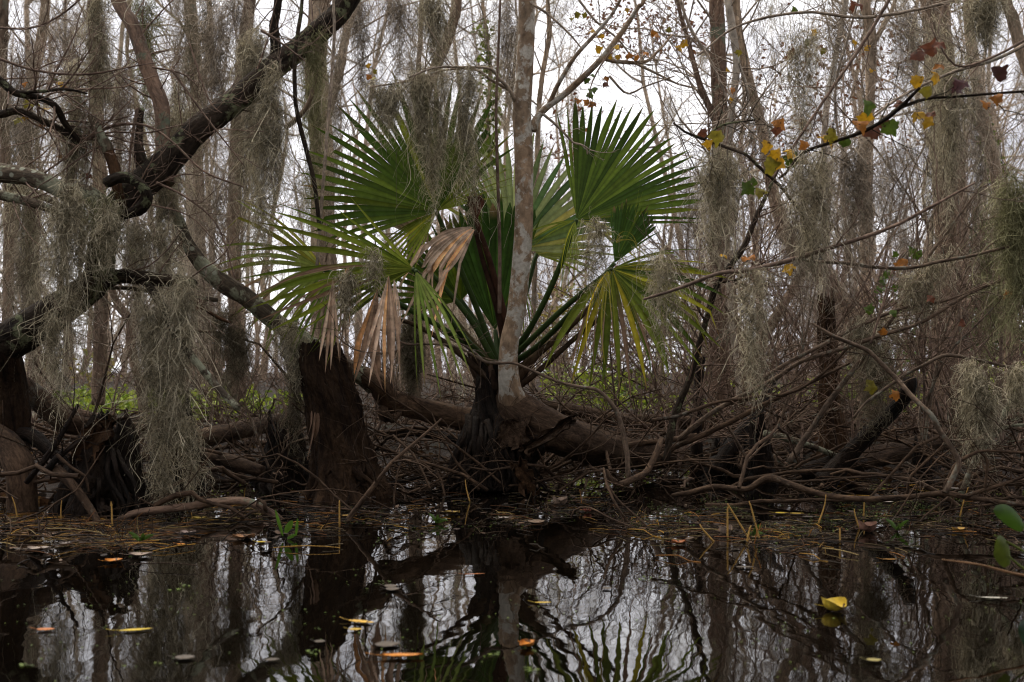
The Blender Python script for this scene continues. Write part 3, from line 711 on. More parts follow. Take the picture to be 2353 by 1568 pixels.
XE = part('limb', [(385, 420, 4.42), (374, 330, 4.5), (372, 250, 4.55), (352, 190, 4.6), (330, 130, 4.62), (305, 60, 4.65), (268, -10, 4.7)], [34, 32, 34, 34, 32, 32, 32], 'red', 4.5)
XF = part('branch', [(345, 420, 4.4), (325, 372, 4.4), (318, 330, 4.42), (325, 250, 4.45)], [30, 30, 20, 12], 'limb', 4.4)
XG = part('branch', [(222, 654, 4.2), (270, 636, 4.2), (340, 640, 4.2), (420, 648, 4.2), (450, 655, 4.2)], [44, 34, 32, 28, 18], 'limb', 4.2)
XH = part('branch', [(-40, 150, 4.2), (0, 185, 4.2), (35, 213, 4.2), (90, 225, 4.2), (128, 245, 4.2), (150, 285, 4.25), (185, 330, 4.3)], [18, 18, 18, 15, 15, 14, 12], 'limb', 4.2, sides=12)
XI = part('branch', [(-40, 258, 4.3), (0, 263, 4.3), (40, 255, 4.3), (90, 275, 4.3), (140, 298, 4.3), (185, 335, 4.3)], [18, 18, 17, 17, 15, 12], 'limb', 4.3, sides=12)
XJ = part('branch', [(35, 213, 4.2), (100, 210, 4.15), (150, 205, 4.1), (200, 215, 4.1)], [8, 8, 7, 4], 'limb', 4.2, sides=8)
XK = part('branch', [(-20, 445, 4.6), (60, 462, 4.6), (110, 478, 4.6), (200, 510, 4.7)], [22, 22, 20, 16], 'lichen', 4.6, sides=12)
XK2 = part('branch', [(20, 425, 4.8), (100, 452, 4.8), (150, 480, 4.8)], [22, 18, 12], 'lichen', 4.8, sides=12)
XM = part('branch', [(402, 770, 4.0), (425, 800, 4.0), (455, 838, 4.0), (500, 890, 4.0), (547, 938, 3.95)], [17, 18, 18, 18, 15], 'lichen', 4.0, sides=12)
XM2 = part('branch', [(330, 645, 4.2), (370, 700, 4.1), (402, 770, 4.0)], [20, 20, 17], 'limb', 4.1, sides=12)
XN = part('branch', [(230, 662, 4.3), (290, 662, 4.3), (340, 668, 4.35), (420, 680, 4.5), (500, 690, 4.6)], [9, 10, 12, 12, 10], 'lichen', 4.3, sides=8)
g = Geo()
for X, n in ((XA, 26), (XB, 10), (XE, 20), (XG, 8), (XH, 14), (XI, 14), (XJ, 8), (XK, 10), (XD, 5)):
    side_twigs(g, X, n, .38, .0045, 2, (3, 2), flat=.6)
for pts, w in [([(205, 100), (208, 200), (205, 220)], 5), ([(350, 155), (420, 170), (455, 200)], 5), ([(205, 320), (250, 292), (290, 285), (345, 292), (400, 330), (470, 395), (560, 430)], 8), ([(600, 70), (640, 95), (700, 140)], 7),
               ([(395, 160), (470, 265), (560, 380)], 6), ([(315, 250), (302, 330), (296, 400)], 8), ([(145, 370), (250, 280), (300, 230)], 4), ([(345, 470), (440, 500), (520, 590)], 4), ([(360, 420), (430, 455), (500, 520), (540, 640)], 6), ([(435, 100), (480, 230), (510, 260)], 4)]:
    X = g.limb(path(pts, 4.3), wid([w, w * .5], 4.3), step=.03, sides=6); side_twigs(g, X, 6, .18, .002, 1, (3,), flat=.6)
g.obj('twigs', M['twigr'], t)
g = Geo(); X = None
tree('upright dark bare stem crossing the diagonal limb near its top', [([(626, 165), (634, 110), (630, 60), (640, -10)], [26, 24, 20, 18])], 'limb', 4.76, 4, .3, .003, group=None, base=P(626, 165, 4.76))
tree('thin dark pole in front of the stout mossy trunk, bending at its middle', [([(735, 530), (722, 420), (700, 330), (680, 240), (678, 130), (690, 40), (695, -10)], [10, 10, 11, 10, 9, 9, 8])], 'limb', 4.6, 3, .2, .002, cat='sapling', name='sapling', base=P(735, 530, 4.6))
tree('thin dark pole just left of the palm fan, curving from foot to top', [([(728, 620), (738, 480), (750, 330), (760, 200), (768, 80), (766, -10)], [8, 8, 8, 8, 7, 6])], 'twig', 4.65, 3, .2, .002, cat='sapling', name='sapling')
tree('forked brown branch arching between the two thin poles', [([(655, 295), (690, 265), (712, 230), (725, 180), (742, 140)], [12, 12, 10, 9, 7])], 'bgd', 5.4, 3, .2, .002, cat='branch', name='branch')

# ---- lichened leaning trunk under the fronds, down to the palm foot, and on to the right
t = empty('fallen_tree', P(1180, 980, 4.95)); tag(t, 'long fallen tree lying across behind the palm foot, lichened end up left', 'tree')
part('trunk', [(1120, 968, 5.05), (1060, 962, 5.05), (1000, 948, 5.0), (940, 932, 5.0), (895, 918, 4.95), (870, 885, 4.9), (830, 862, 4.9)], [58, 56, 54, 52, 52, 50, 42], 'wood', 5)
part('branch', [(862, 888, 4.92), (830, 862, 4.9), (770, 830, 4.85), (710, 790, 4.8), (640, 745, 4.8), (575, 690, 4.8), (520, 655, 4.8), (470, 615, 4.8), (430, 560, 4.8), (412, 510, 4.8), (395, 470, 4.8)], [44, 42, 40, 38, 40, 40, 42, 36, 30, 26, 20], 'lichen', 4.8)
part('branch', [(885, 925, 4.95), (880, 950, 4.9), (900, 962, 4.88), (920, 948, 4.95)], [20, 26, 22, 10], 'wood', 4.9)
part('trunk', [(1165, 900, 4.9), (1190, 945, 4.88), (1240, 980, 4.9), (1310, 1008, 5.0), (1400, 1035, 5.2), (1480, 1045, 5.5), (1560, 1050, 5.8)], [60, 92, 100, 88, 78, 66, 52], 'wood', 4.9)
part('branch', [(1420, 1030, 5.2), (1470, 1020, 5.1), (1540, 1012, 5.1), (1600, 1000, 5.2)], [14, 15, 13, 10], 'wood', 5.1, sides=10)

# ---- the pale trunk
t = empty('pale_tree', P(1172, 905, 4.82)); tag(t, 'slender pale mottled trunk rising through the middle in front of the palm', 'tree')
XP = part('trunk', [(1195, 960, 4.95), (1180, 925, 4.87), (1172, 893, 4.82), (1168, 835, 4.8), (1172, 780, 4.8), (1185, 722, 4.8), (1196, 620, 4.8), (1204, 517, 4.8), (1204, 420, 4.8), (1203, 342, 4.8), (1199, 250, 4.8), (1205, 171, 4.8), (1210, 80, 4.8), (1210, -10, 4.8)], [90, 70, 50, 43, 42, 42, 43, 42, 43, 44, 40, 38, 38, 36], 'pale', 4.8, rough=.006, lump=.014)
XQ = part('branch', [(1222, 300, 4.8), (1234, 272, 4.8), (1253, 250, 4.8), (1294, 219, 4.78), (1340, 178, 4.75), (1380, 137, 4.72), (1425, 80, 4.7), (1468, 15, 4.68), (1485, -10, 4.67)], [22, 17, 16, 15, 14, 13, 10, 9, 8], 'pale', 4.8, sides=12, rough=.01)
XR = part('branch', [(1258, 246, 4.8), (1285, 190, 4.75), (1322, 130, 4.7), (1375, 70, 4.68), (1430, -10, 4.65)], [11, 10, 9, 7, 5], 'pale', 4.8, sides=8, rough=.01)
XS = part('branch', [(1384, 134, 4.72), (1420, 142, 4.75), (1480, 143, 4.8), (1510, 120, 4.85), (1545, 80, 4.9)], [10, 10, 8, 6, 4], 'pale', 4.8, sides=8, rough=.01)
XT = part('branch', [(1184, 232, 4.78), (1170, 205, 4.75), (1148, 182, 4.73), (1125, 158, 4.7), (1070, 155, 4.65), (1000, 156, 4.6), (940, 178, 4.55)], [10, 9, 8, 7, 6, 5, 4], 'twig', 4.7, sides=8, rough=.01)
XU = part('branch', [(1168, 205, 4.76), (1130, 185, 4.75), (1090, 160, 4.72), (1020, 162, 4.7), (930, 188, 4.66), (850, 200, 4.6)], [8, 7, 6, 5, 5, 3], 'twig', 4.7, sides=8, rough=.01)
XV = part('branch', [(1452, 143, 4.78), (1500, 165, 4.8), (1560, 195, 4.9)], [6, 6, 4], 'twig', 4.8, sides=6)
g = Geo()
for X, n in ((XQ, 13), (XR, 9), (XS, 10), (XT, 9), (XU, 9), (XV, 5)): side_twigs(g, X, n, .28, .0028, 2, (3, 2), flat=.5)
for pts, w in [([(1220, 8), (1262, 35), (1310, 80), (1335, 110)], 7), ([(1247, 262), (1275, 285), (1300, 310), (1320, 330), (1345, 335), (1350, 355)], 7), ([(1330, 0), (1370, 50), (1420, 90), (1460, 140), (1500, 150)], 6), ([(1400, 175), (1440, 215), (1480, 200), (1550, 175)], 6)]:
    X = g.limb(path(pts, 4.75), wid([w, w * .5], 4.75), step=.03, sides=6); side_twigs(g, X, 6, .2, .002, 1, (3,), flat=.5)
g.obj('twigs', M['twig'], t)

# ---- cypress stump and other stumps
def stump(label, rings, mt, d, name='stump', jag=0.0, sides=96, ribs=9, ribamp=0.10, step=.011, cat='stump', group=None):
    """rings: x, y, width[, depth]; a ribbed, broken-topped stump"""
    g = Geo(); c = path([(r[0], r[1], r[3] if len(r) > 3 else d) for r in rings], d)
    w = np.array([r[2] / 2 / F * (r[3] if len(r) > 3 else d) for r in rings])
    n = max(12, int(np.linalg.norm(np.diff(c, axis=0), axis=1).sum() / step)); X = catmull(np.hstack([c, w[:, None]]), n)
    a = np.arange(sides) / sides * 2 * np.pi; ph = RNG.uniform(0, 6.28, 6); t_ = np.linspace(0, 1, n)[:, None]
    f = 1 + ribamp * (1.25 - t_) * (np.sin(ribs * a + ph[0] + 1.5 * t_) * .6 + np.sin((ribs // 2) * a + ph[1]) * .7 + .4 * np.sin((2 * ribs + 3) * a + ph[2] + 2 * t_)) + RNG.normal(0, .008, (n, sides)) - .05 * np.abs(np.sin(13 * a + 2.2 * np.sin(t_ * 5 + ph[0]) + 1.5 * np.sin(t_ * 17 + 2 * a))) ** .6 - .03 * np.abs(np.sin(27 * a + 3 * np.sin(t_ * 11 + ph[2]) + np.sin(t_ * 37))) ** .7 + .05 * np.sin(9 * t_ + 3 * a + ph[5]) + .04 * np.sin(23 * t_ + 5 * a + ph[4])
    R = X[:, 3:4] * f
    V = X[:, None, :3] + np.stack([R * np.cos(a), R * np.sin(a), 0 * R], -1)
    if jag:
        hh = jag * (0.6 * np.sin(3 * a + ph[3]) + .5 * np.sin(7 * a + ph[4]) + RNG.uniform(-.5, .7, sides)); k = np.clip((t_ - .75) / .25, 0, 1) ** 1.5
        V[:, :, 2] += k * hh[None]
    # hollow inside
    Vi = V[::-1][: n // 2].copy(); cen = Vi.mean(axis=1, keepdims=True); Vi = cen + (Vi - cen) * np.linspace(.86, .35, n // 2)[:, None, None]
    V = np.vstack([V, Vi]); nn = len(V)
    i = np.arange(nn - 1)[:, None] * sides; j = np.arange(sides)[None]; j2 = (j + 1) % sides
    Q = np.stack([i + j, i + j2, i + sides + j2, i + sides + j], -1).reshape(-1, 4)
    B = np.stack([np.repeat(np.cos(a)[None], nn, 0) * w.mean(), np.repeat(np.sin(a)[None], nn, 0) * w.mean(), V[:, :, 2]], -1).reshape(-1, 3)
    g.raw(V.reshape(-1, 3), Q, (1, 1, 1), B)
    o = g.obj(name, M[mt]); tag(o, label, cat, group); return o
SG = 'broken stumps along the bank'
stump('big rotten cypress stump left of the palm, broad at the water', [(795, 1150, 215), (792, 1115, 178), (786, 1070, 150), (778, 1000, 134), (765, 930, 130), (748, 870, 124), (738, 830, 112), (734, 795, 96)], 'stump', 4.6, jag=.018, ribs=6, ribamp=.13, group=SG)
stump('dark root mass of the palm standing in the water', [(1140, 1160, 175), (1140, 1120, 150), (1143, 1070, 150), (1158, 1020, 190), (1158, 975, 165), (1138, 920, 96), (1132, 870, 72), (1138, 830, 54)], 'wet_shade', 4.98, jag=.03, ribs=7, ribamp=.24, group=SG)
stump('low rust-brown broken stump among the roots at the left', [(232, 1190, 230), (236, 1120, 190), (240, 1060, 165), (245, 1010, 135), (252, 975, 85)], 'wet_shade', 4.15, jag=.05, ribs=8, ribamp=.12, group=SG)
stump('dark jagged stump behind the moss column', [(400, 1130, 130), (402, 1060, 110), (405, 1000, 85), (410, 960, 50)], 'wet_shade', 4.7, jag=.12, ribs=7, group=SG)
stump('dark flared stump just left of the big rotten stump', [(640, 1130, 150), (650, 1080, 120), (655, 1030, 92), (655, 975, 80)], 'wet_shade', 5.2, jag=.05, ribs=7, group=SG)
stump('tall rotten orange-brown stump standing in the right half', [(1930, 1110, 120), (1922, 1060, 95), (1915, 1000, 66), (1905, 930, 52), (1905, 840, 46), (1900, 760, 44), (1897, 690, 38)], 'rot', 5.6, jag=.05, ribs=6, ribamp=.1, group=SG)
stump('short splintered black stump right of the big root', [(1752, 1120, 80), (1748, 1070, 60), (1745, 1020, 46), (1742, 985, 34)], 'wet_shade', 5.2, jag=.09, ribs=6, group=SG)
stump('small black stump at the end of the grey log', [(2118, 1105, 52), (2118, 1070, 46), (2116, 1030, 38)], 'wet_shade', 5.4, jag=.05, ribs=6, group=SG)
stump('tangled black root clump below the right fallen trunk', [(1690, 1120, 180), (1685, 1070, 150), (1680, 1030, 90)], 'wet_shade', 5.7, jag=.05, ribs=11, ribamp=.2, group=SG)

def rootlets(parent, x, y, wx, wy, d, n, mt='wet_shade'):
    """snaking roots that cling to a root mass"""
    g = Geo()
    for i in range(n):
        a = RNG.uniform(-1, 1); x0 = x + a * wx * .6; y0 = y - RNG.uniform(.1, 1) * wy; dd = d - math.sqrt(max(0, 1 - (a * .8) ** 2)) * wx / F * d * .9
        pts = [(x0, y0, dd + .05)]; yy = y0; xx = x0; 
        for k in range(4):
            xx += RNG.normal(a * 9, 9); yy += (y + 8 - y0) / 4; pts.append((xx, yy, dd - .01 * k - RNG.uniform(0, .03)))
        g.limb(path(pts, d), wid([RNG.uniform(7, 18), RNG.uniform(3, 8)], d), step=.02, sides=7, lump=.08)
    g.obj('roots', M[mt], parent)
for o_, a_ in [(o, o['label']) for o in C.objects if o.name.startswith('stump')]:
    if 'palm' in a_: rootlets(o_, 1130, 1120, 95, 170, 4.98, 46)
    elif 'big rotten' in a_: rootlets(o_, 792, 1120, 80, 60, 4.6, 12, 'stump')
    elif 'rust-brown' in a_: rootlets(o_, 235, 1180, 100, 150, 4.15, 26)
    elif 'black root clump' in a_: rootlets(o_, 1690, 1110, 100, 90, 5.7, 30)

def plank(label, quad, mt, thick=.02, name='wood_slab', nx=14, ny=10):
    """a torn slab of wood: four corners (x,y,depth) in order, given real thickness"""
    c = [P(*q) for q in quad]
    u, v = np.meshgrid(np.linspace(0, 1, nx), np.linspace(0, 1, ny)); jx = RNG.normal(0, .02, u.shape)
    S = (c[0] * ((1 - u) * (1 - v))[..., None] + c[1] * (u * (1 - v))[..., None] + c[2] * (u * v)[..., None] + c[3] * ((1 - u) * v)[..., None])
    S = S + RNG.normal(0, .004, S.shape); S[:, :, 1] += .03 * np.sin(u * 3.1)
    e = RNG.normal(0, .012, (2, nx, 3)); S[0] += e[0]; S[-1] += e[1]; e = RNG.normal(0, .01, (2, ny, 3)); S[:, 0] += e[0]; S[:, -1] += e[1]
    nrm = nz(np.cross(c[1] - c[0], c[3] - c[0])); B_ = S + nrm * thick
    V = np.vstack([S.reshape(-1, 3), B_.reshape(-1, 3)]); k = nx * ny
    i = (np.arange(ny - 1)[:, None] * nx + np.arange(nx - 1)[None]).ravel(); q = np.stack([i, i + 1, i + nx + 1, i + nx], -1)
    ring = np.concatenate([np.arange(nx), nx - 1 + nx * np.arange(1, ny), (ny - 1) * nx + np.arange(nx - 2, -1, -1), nx * np.arange(ny - 2, 0, -1)])
    r2 = np.roll(ring, -1)
    Q = np.vstack([q, q[:, ::-1] + k, np.stack([ring, r2, r2 + k, ring + k], -1)])
    g = Geo(); B = np.stack([np.concatenate([v.ravel()] * 2) * .2, np.zeros(2 * k), np.concatenate([u.ravel()] * 2) * .5], -1)
    g.raw(V, Q, (1, 1, 1), B); return tag(g.obj(name, M[mt]), label, 'wood', 'torn slabs of old wood')
plank('pointed brown slab jutting right from the palm root', [(1318, 952, 4.6), (1312, 975, 4.6), (1215, 1042, 4.7), (1192, 1030, 4.7)], 'wood', .025)
plank('broad dark slab leaning against the palm root above the water', [(1150, 975, 4.75), (1205, 960, 4.75), (1215, 1030, 4.75), (1130, 1040, 4.75)], 'wood', .02)
plank('cracked brown slab standing in the water below the palm', [(1170, 1072, 4.6), (1210, 1060, 4.6), (1234, 1140, 4.6), (1200, 1130, 4.6)], 'rot', .02)
plank('rust-brown torn slab on the low left stump', [(222, 968, 4.0), (262, 960, 4.0), (218, 1060, 3.98), (150, 1068, 3.98)], 'rot', .03)
plank('thin split slab upright behind the trailing moss', [(398, 955, 4.3), (412, 945, 4.3), (410, 1060, 4.3), (386, 1070, 4.3)], 'rot', .02)
g = Geo()
for sx, sy, ex, ey, w in [(724, 948, 705, 1060, 7), (730, 950, 722, 1010, 5), (716, 945, 708, 1000, 4)]:
    g.ribbons(catmull(path([(sx, sy, 4.2), ((sx + ex) / 2 + 3, (sy + ey) / 2, 4.2), (ex, ey, 4.22)], 4.2), 10)[None], (np.array([.4, 1, 1, 1, 1, 1, 1, .8, .5, .1]) * w / F * 4.2)[None], [[.16, .10, .065]])
tag(g.obj('dead_frond_strips', M['dead']), 'dry brown strips of frond hanging on the big rotten stump', 'dead frond')

# ---- roots, logs and branches lying about
def log(label, pts, w, mt, d, group='fallen logs and roots', name='log', cat='log', tw=0, **k):
    g = Geo(); X3 = path(pts, d); kk = dict(step=.02, sides=18, rough=.025, lump=.05); kk.update(k)
    if len(w) != len(pts): w = np.interp(np.linspace(0, 1, len(pts)), np.linspace(0, 1, len(w)), w)
    X = g.limb(X3, wid(w, X3[:, 1]), **kk)
    if tw: side_twigs(g, X, tw, .25, .003, 1, (3,), flat=.7)
    return tag(g.obj(name, M[mt]), label, cat, group)
log('grey-brown root trunk standing in the water at the lower left corner', [(-30, 985, 4.2), (20, 1025, 4.15), (48, 1080, 4.1), (50, 1150, 4.1), (52, 1215, 4.1)], [50, 62, 66, 62, 72], 'wood', 4.1, name='root', cat='root')
log('thick dark root slanting down behind the left corner trunk', [(20, 860, 4.5), (60, 890, 4.5), (103, 930, 4.5), (160, 972, 4.5), (225, 985, 4.6), (300, 1000, 4.8)], [40, 46, 50, 48, 34, 26], 'wood', 4.5, name='root', cat='root')
log('pale weathered root curving over the left pile', [(20, 1000, 4.3), (70, 1000, 4.25), (120, 1040, 4.2), (160, 1070, 4.2), (190, 1120, 4.2)], [30, 34, 26, 22, 18], 'wet_shade', 4.2, name='root', cat='root')
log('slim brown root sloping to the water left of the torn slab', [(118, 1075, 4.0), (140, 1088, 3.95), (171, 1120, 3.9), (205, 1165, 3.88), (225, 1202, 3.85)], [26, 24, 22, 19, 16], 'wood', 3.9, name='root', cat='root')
log('crooked dark stick over the left root pile', [(60, 1110, 4.0), (100, 1060, 4.0), (135, 1010, 4.0), (180, 930, 4.0)], [12, 14, 12, 7], 'wet_shade', 4.0, tw=4, name='stick', cat='stick')
log('black driftwood stick in front of the left root pile', [(105, 1085, 3.95), (140, 1045, 3.95), (190, 1010, 4.0), (250, 985, 4.05)], [16, 15, 12, 8], 'wet_shade', 4.0, tw=3, name='stick', cat='stick')
log('thin bent stick hanging above the left water edge', [(130, 1045, 3.9), (165, 1075, 3.9), (195, 1095, 3.9), (204, 1130, 3.9)], [8, 7, 6, 5], 'wood', 3.9, name='stick', cat='stick')
log('long dark log lying on the bank behind the moss column', [(440, 1015, 5.0), (500, 1000, 5.2), (570, 985, 5.5), (640, 968, 5.8)], [46, 44, 42, 38], 'wood', 5.2)
log('short pale broken log at the water left of the big stump', [(455, 1042, 4.9), (500, 1052, 4.85), (550, 1068, 4.8), (602, 1085, 4.75)], [30, 32, 32, 26], 'wood', 4.9)
log('bent brown branch arching out of the floating straw at lower left', [(255, 1205), (308, 1181), (376, 1171), (440, 1163), (496, 1154), (564, 1152), (616, 1176), (650, 1200)], [14, 18, 18, 18, 18, 20, 18, 16], 'red', 3.95)
log('small dark root log under the left pile of moss', [(250, 1095, 4.4), (320, 1120, 4.4), (400, 1135, 4.5), (470, 1140, 4.6)], [24, 22, 20, 14], 'wet_shade', 4.4)
log('grey weathered log lying toward the right edge of the bank', [(1960, 1062, 5.3), (2010, 1050, 5.4), (2096, 1028, 5.6), (2200, 995, 5.9), (2290, 975, 6.2)], [46, 48, 46, 40, 34], 'wood', 5.6, rough=.05)
log('knotty black log end beside the leaning dark log', [(1845, 1092, 5.2), (1870, 1082, 5.2), (1920, 1068, 5.2), (1980, 1060, 5.3)], [36, 44, 44, 34], 'wet_shade', 5.2)
log('leaning dark broken log with a blunt top, right of the rotten stump', [(1895, 1110, 5.0), (1935, 1065, 5.0), (1994, 1000, 4.95), (2055, 940, 4.9), (2086, 895, 4.85), (2090, 868, 4.85)], [56, 44, 38, 34, 34, 28], 'wet_shade', 5.0, rough=.04)
log('thick dark slanting log rising right from the root clump', [(1640, 1085, 5.4), (1690, 1010, 5.5), (1725, 965, 5.6), (1765, 895, 5.8), (1795, 840, 6.0)], [34, 30, 26, 22, 18], 'wet_shade', 5.5)
log('dark lichened pole lying between the two short stumps', [(1755, 995, 5.1), (1810, 1008, 5.1), (1870, 1028, 5.15), (1935, 1052, 5.2)], [15, 15, 13, 11], 'lichen', 5.1)
log('upright dark post behind the first long thin branches', [(1602, 1100, 5.6), (1600, 1000, 5.6), (1605, 900, 5.6), (1612, 820, 5.6)], [34, 26, 22, 18], 'wet_shade', 5.6, name='post', cat='dead trunk')
log('brown log stretched along the bank behind the palm root', [(1350, 962, 6.6), (1500, 968, 6.5), (1650, 975, 6.6), (1850, 985, 6.8)], [30, 32, 30, 26], 'wood', 6.6)
log('thick log on the bank, right of the pale trunk foot', [(1240, 930, 6.2), (1330, 945, 6.2), (1420, 965, 6.2), (1500, 985, 6.2)], [26, 28, 26, 22], 'wood', 6.2)
log('dark log behind the fallen tree, centre of the bank', [(880, 1000, 6.3), (960, 990, 6.3), (1050, 1010, 6.2), (1120, 1020, 6.1)], [24, 26, 24, 20], 'wet_shade', 6.2)
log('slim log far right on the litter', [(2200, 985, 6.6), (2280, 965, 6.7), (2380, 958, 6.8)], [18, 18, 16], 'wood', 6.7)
log('thin black log floating behind the big rotten stump', [(860, 1118, 4.7), (930, 1105, 4.8), (1010, 1092, 4.95)], [8, 9, 6], 'wet_shade', 4.8)
log('long pale log far left behind the roots', [(120, 930, 6.2), (240, 965, 6.0), (330, 985, 5.9)], [16, 20, 18], 'wood', 6.0)

# ---- thin bare branches of the right half
BG = 'bare branches reaching across the right half'
def branch(label, limbs, mt='twig', d=4.6, tw=11, twl=.42, twr=.0026, group=BG, cat='branch', name='branch', twd=2, leaves=None, kids=(3, 2)):
    """limbs: list of (points, widths)"""
    root = empty(name, P(*(list(limbs[0][0][0]) + [d])[:3])); tag(root, label, cat, group)
    g = Geo(); tg = Geo(); anyt = False
    for lb in limbs:
        pts = ext(lb[0], 80) ; w = lb[1]
        X3 = path(pts, d); w = np.interp(np.linspace(0, 1, len(pts)), np.linspace(0, 1, len(w)), w)
        X = g.limb(X3, wid(w, X3[:, 1]), step=.025, sides=8, rough=.02, lump=.05, wob=.0022)
        if tw: side_twigs(tg, X, tw, twl, twr, twd, kids, flat=.6); anyt = True
    g.obj('stem', M[mt], root)
    if anyt: tg.obj('twigs', M[mt], root)
    if leaves: leaves(root)
    return root
branch('straight pole leaning up right from the water to the big trunk', [([(1812, 1062, 4.5), (1857, 996, 4.5), (1908, 921, 4.45), (1994, 811, 4.4), (2028, 763, 4.38), (2075, 700, 4.35), (2130, 600, 4.3), (2161, 555, 4.3), (2260, 420, 4.3)], [14, 14, 13, 12, 11, 9, 8, 7, 4])], 'twigm', 4.4, 6)
branch('long slender branch sweeping up right, uppermost of the crossing pair', [([(1560, 1010, 4.9), (1650, 940, 4.8), (1768, 879, 4.6), (1843, 832, 4.5), (1939, 801, 4.4), (2028, 770, 4.3), (2113, 743, 4.25), (2233, 671, 4.2), (2318, 637, 4.15), (2400, 600, 4.1)], [13, 12, 11, 10, 10, 9, 9, 8, 7, 6]), ([(1713, 895, 4.6), (1802, 838, 4.5), (1891, 791, 4.45), (1959, 756, 4.4), (2062, 712, 4.3), (2113, 702, 4.3), (2182, 688, 4.25), (2267, 650, 4.2)], [8, 9, 9, 9, 8, 7, 6, 4])], 'twigm', 4.4, 12)
branch('thin branch rising right from the palm fan, out of focus near us', [([(1480, 690, 3.5), (1560, 665, 3.45), (1652, 630, 3.4), (1720, 622, 3.35), (1823, 596, 3.3), (1891, 575, 3.25), (1980, 548, 3.2), (2062, 517, 3.15), (2150, 470, 3.1), (2240, 420, 3.1)], [5, 8, 9, 10, 11, 10, 9, 8, 7, 4])], 'twigr', 3.3, 9, .25)
branch('level slim branch running right at mid height in front of the big trunk', [([(1833, 596, 3.6), (1880, 604, 3.6), (1942, 606, 3.6), (2020, 616, 3.6), (2096, 616, 3.6), (2160, 602, 3.6), (2233, 589, 3.6), (2300, 572, 3.6), (2400, 552, 3.6)], [5, 7, 8, 8, 8, 8, 7, 7, 6])], 'twigm', 3.6, 9, .25)
branch('crooked branch dropping right past the leaning log into the water', [([(1866, 742, 3.6), (1918, 773, 3.6), (1960, 790, 3.6), (1997, 808, 3.6), (2030, 840, 3.6), (2062, 873, 3.6), (2100, 915, 3.55), (2144, 958, 3.5), (2160, 990, 3.5), (2182, 1023, 3.5), (2204, 1061, 3.5), (2190, 1095, 3.5), (2172, 1133, 3.5)], [5, 9, 9, 10, 11, 11, 12, 12, 12, 13, 13, 14, 14])], 'twigm', 3.5, 6, .22)
branch('arching slim branch over the grey log, bending down at the right', [([(1960, 960, 4.2), (1990, 925, 4.2), (2028, 897, 4.2), (2082, 859, 4.15), (2130, 835, 4.1), (2165, 818, 4.1), (2199, 818, 4.1), (2270, 832, 4.1), (2353, 852, 4.1), (2420, 870, 4.1)], [5, 6, 8, 8, 8, 8, 8, 7, 6, 5]), ([(2127, 938, 4.3), (2141, 893, 4.25), (2165, 840, 4.2), (2190, 800, 4.2), (2230, 760, 4.2), (2290, 700, 4.2)], [8, 7, 6, 5, 5, 3])], 'twigm', 4.2, 8)
branch('wiry branch low across the middle of the right bank', [([(1500, 965, 4.5), (1549, 958, 4.5), (1593, 944, 4.5), (1650, 925, 4.5), (1713, 917, 4.45), (1760, 910, 4.4), (1805, 907, 4.4), (1877, 869, 4.4), (1976, 770, 4.4), (2040, 700, 4.4)], [8, 8, 8, 8, 8, 8, 7, 7, 5, 3])], 'wood', 4.5, 9)
branch('straight brown pole low above the black roots', [([(1520, 1052, 4.9), (1549, 1030, 4.9), (1634, 992, 4.8), (1720, 948, 4.7), (1775, 920, 4.65), (1888, 866, 4.6), (1960, 830, 4.6)], [14, 14, 13, 12, 11, 8, 5])], 'wood', 4.8, 8)
tree('dark crooked small tree climbing right beyond the drooping frond', [([(1530, 1060), (1549, 960), (1583, 876), (1600, 818), (1622, 740), (1650, 650), (1706, 575), (1727, 524), (1765, 440), (1800, 360)], [16, 17, 15, 14, 14, 14, 13, 12, 9, 6]), ([(1622, 740), (1600, 700), (1590, 640)], [6, 5, 4]), ([(1650, 650), (1700, 640), (1760, 600)], [6, 5, 4])], 'limb', 4.7, 14, .4, .004, name='sapling', cat='sapling', twmat='twigr')
branch('long thin branch crossing in front of the palm foot', [([(856, 746), (880, 765), (928, 791), (980, 792), (1038, 795), (1085, 815), (1116, 832), (1150, 834), (1185, 835), (1240, 858), (1294, 880), (1340, 890), (1380, 900), (1417, 945), (1430, 985), (1441, 1040), (1445, 1100)], [3, 4, 5, 5, 5, 5, 7, 7, 6, 7, 7, 8, 9, 10, 11, 12, 12]), ([(768, 770), (800, 795), (833, 808), (901, 809), (928, 794)], [2, 3, 3, 3, 4]), ([(995, 745), (1030, 775), (1080, 800), (1116, 832)], [3, 4, 5, 6]), ([(1228, 910), (1260, 888), (1294, 880)], [3, 4, 5])], 'twigm', 4.3, 5, .14, .0018, twd=1)
branch('bent brown bough dipping into the water right of the palm', [([(1520, 1010, 4.6), (1510, 1034, 4.5), (1486, 1082, 4.4), (1455, 1100, 4.3), (1424, 1113, 4.25), (1403, 1098, 4.25), (1395, 1080, 4.25)], [14, 15, 15, 16, 15, 12, 8])], 'wood', 4.4, 3, .2)
branch('dry forked reed stems bent over the floating debris, right of centre', [([(1385, 1075, 3.8), (1395, 1120, 3.75), (1420, 1170, 3.7), (1455, 1215, 3.7)], [5, 6, 6, 5]), ([(1393, 1110, 3.8), (1420, 1150, 3.75), (1470, 1195, 3.7), (1500, 1225, 3.65)], [5, 5, 5, 4]), ([(1310, 1190, 3.7), (1318, 1172, 3.7), (1350, 1165, 3.7), (1400, 1190, 3.65), (1450, 1210, 3.6)], [4, 5, 5, 5, 4])], 'straw_d' if False else 'wood', 3.7, 2, .15)
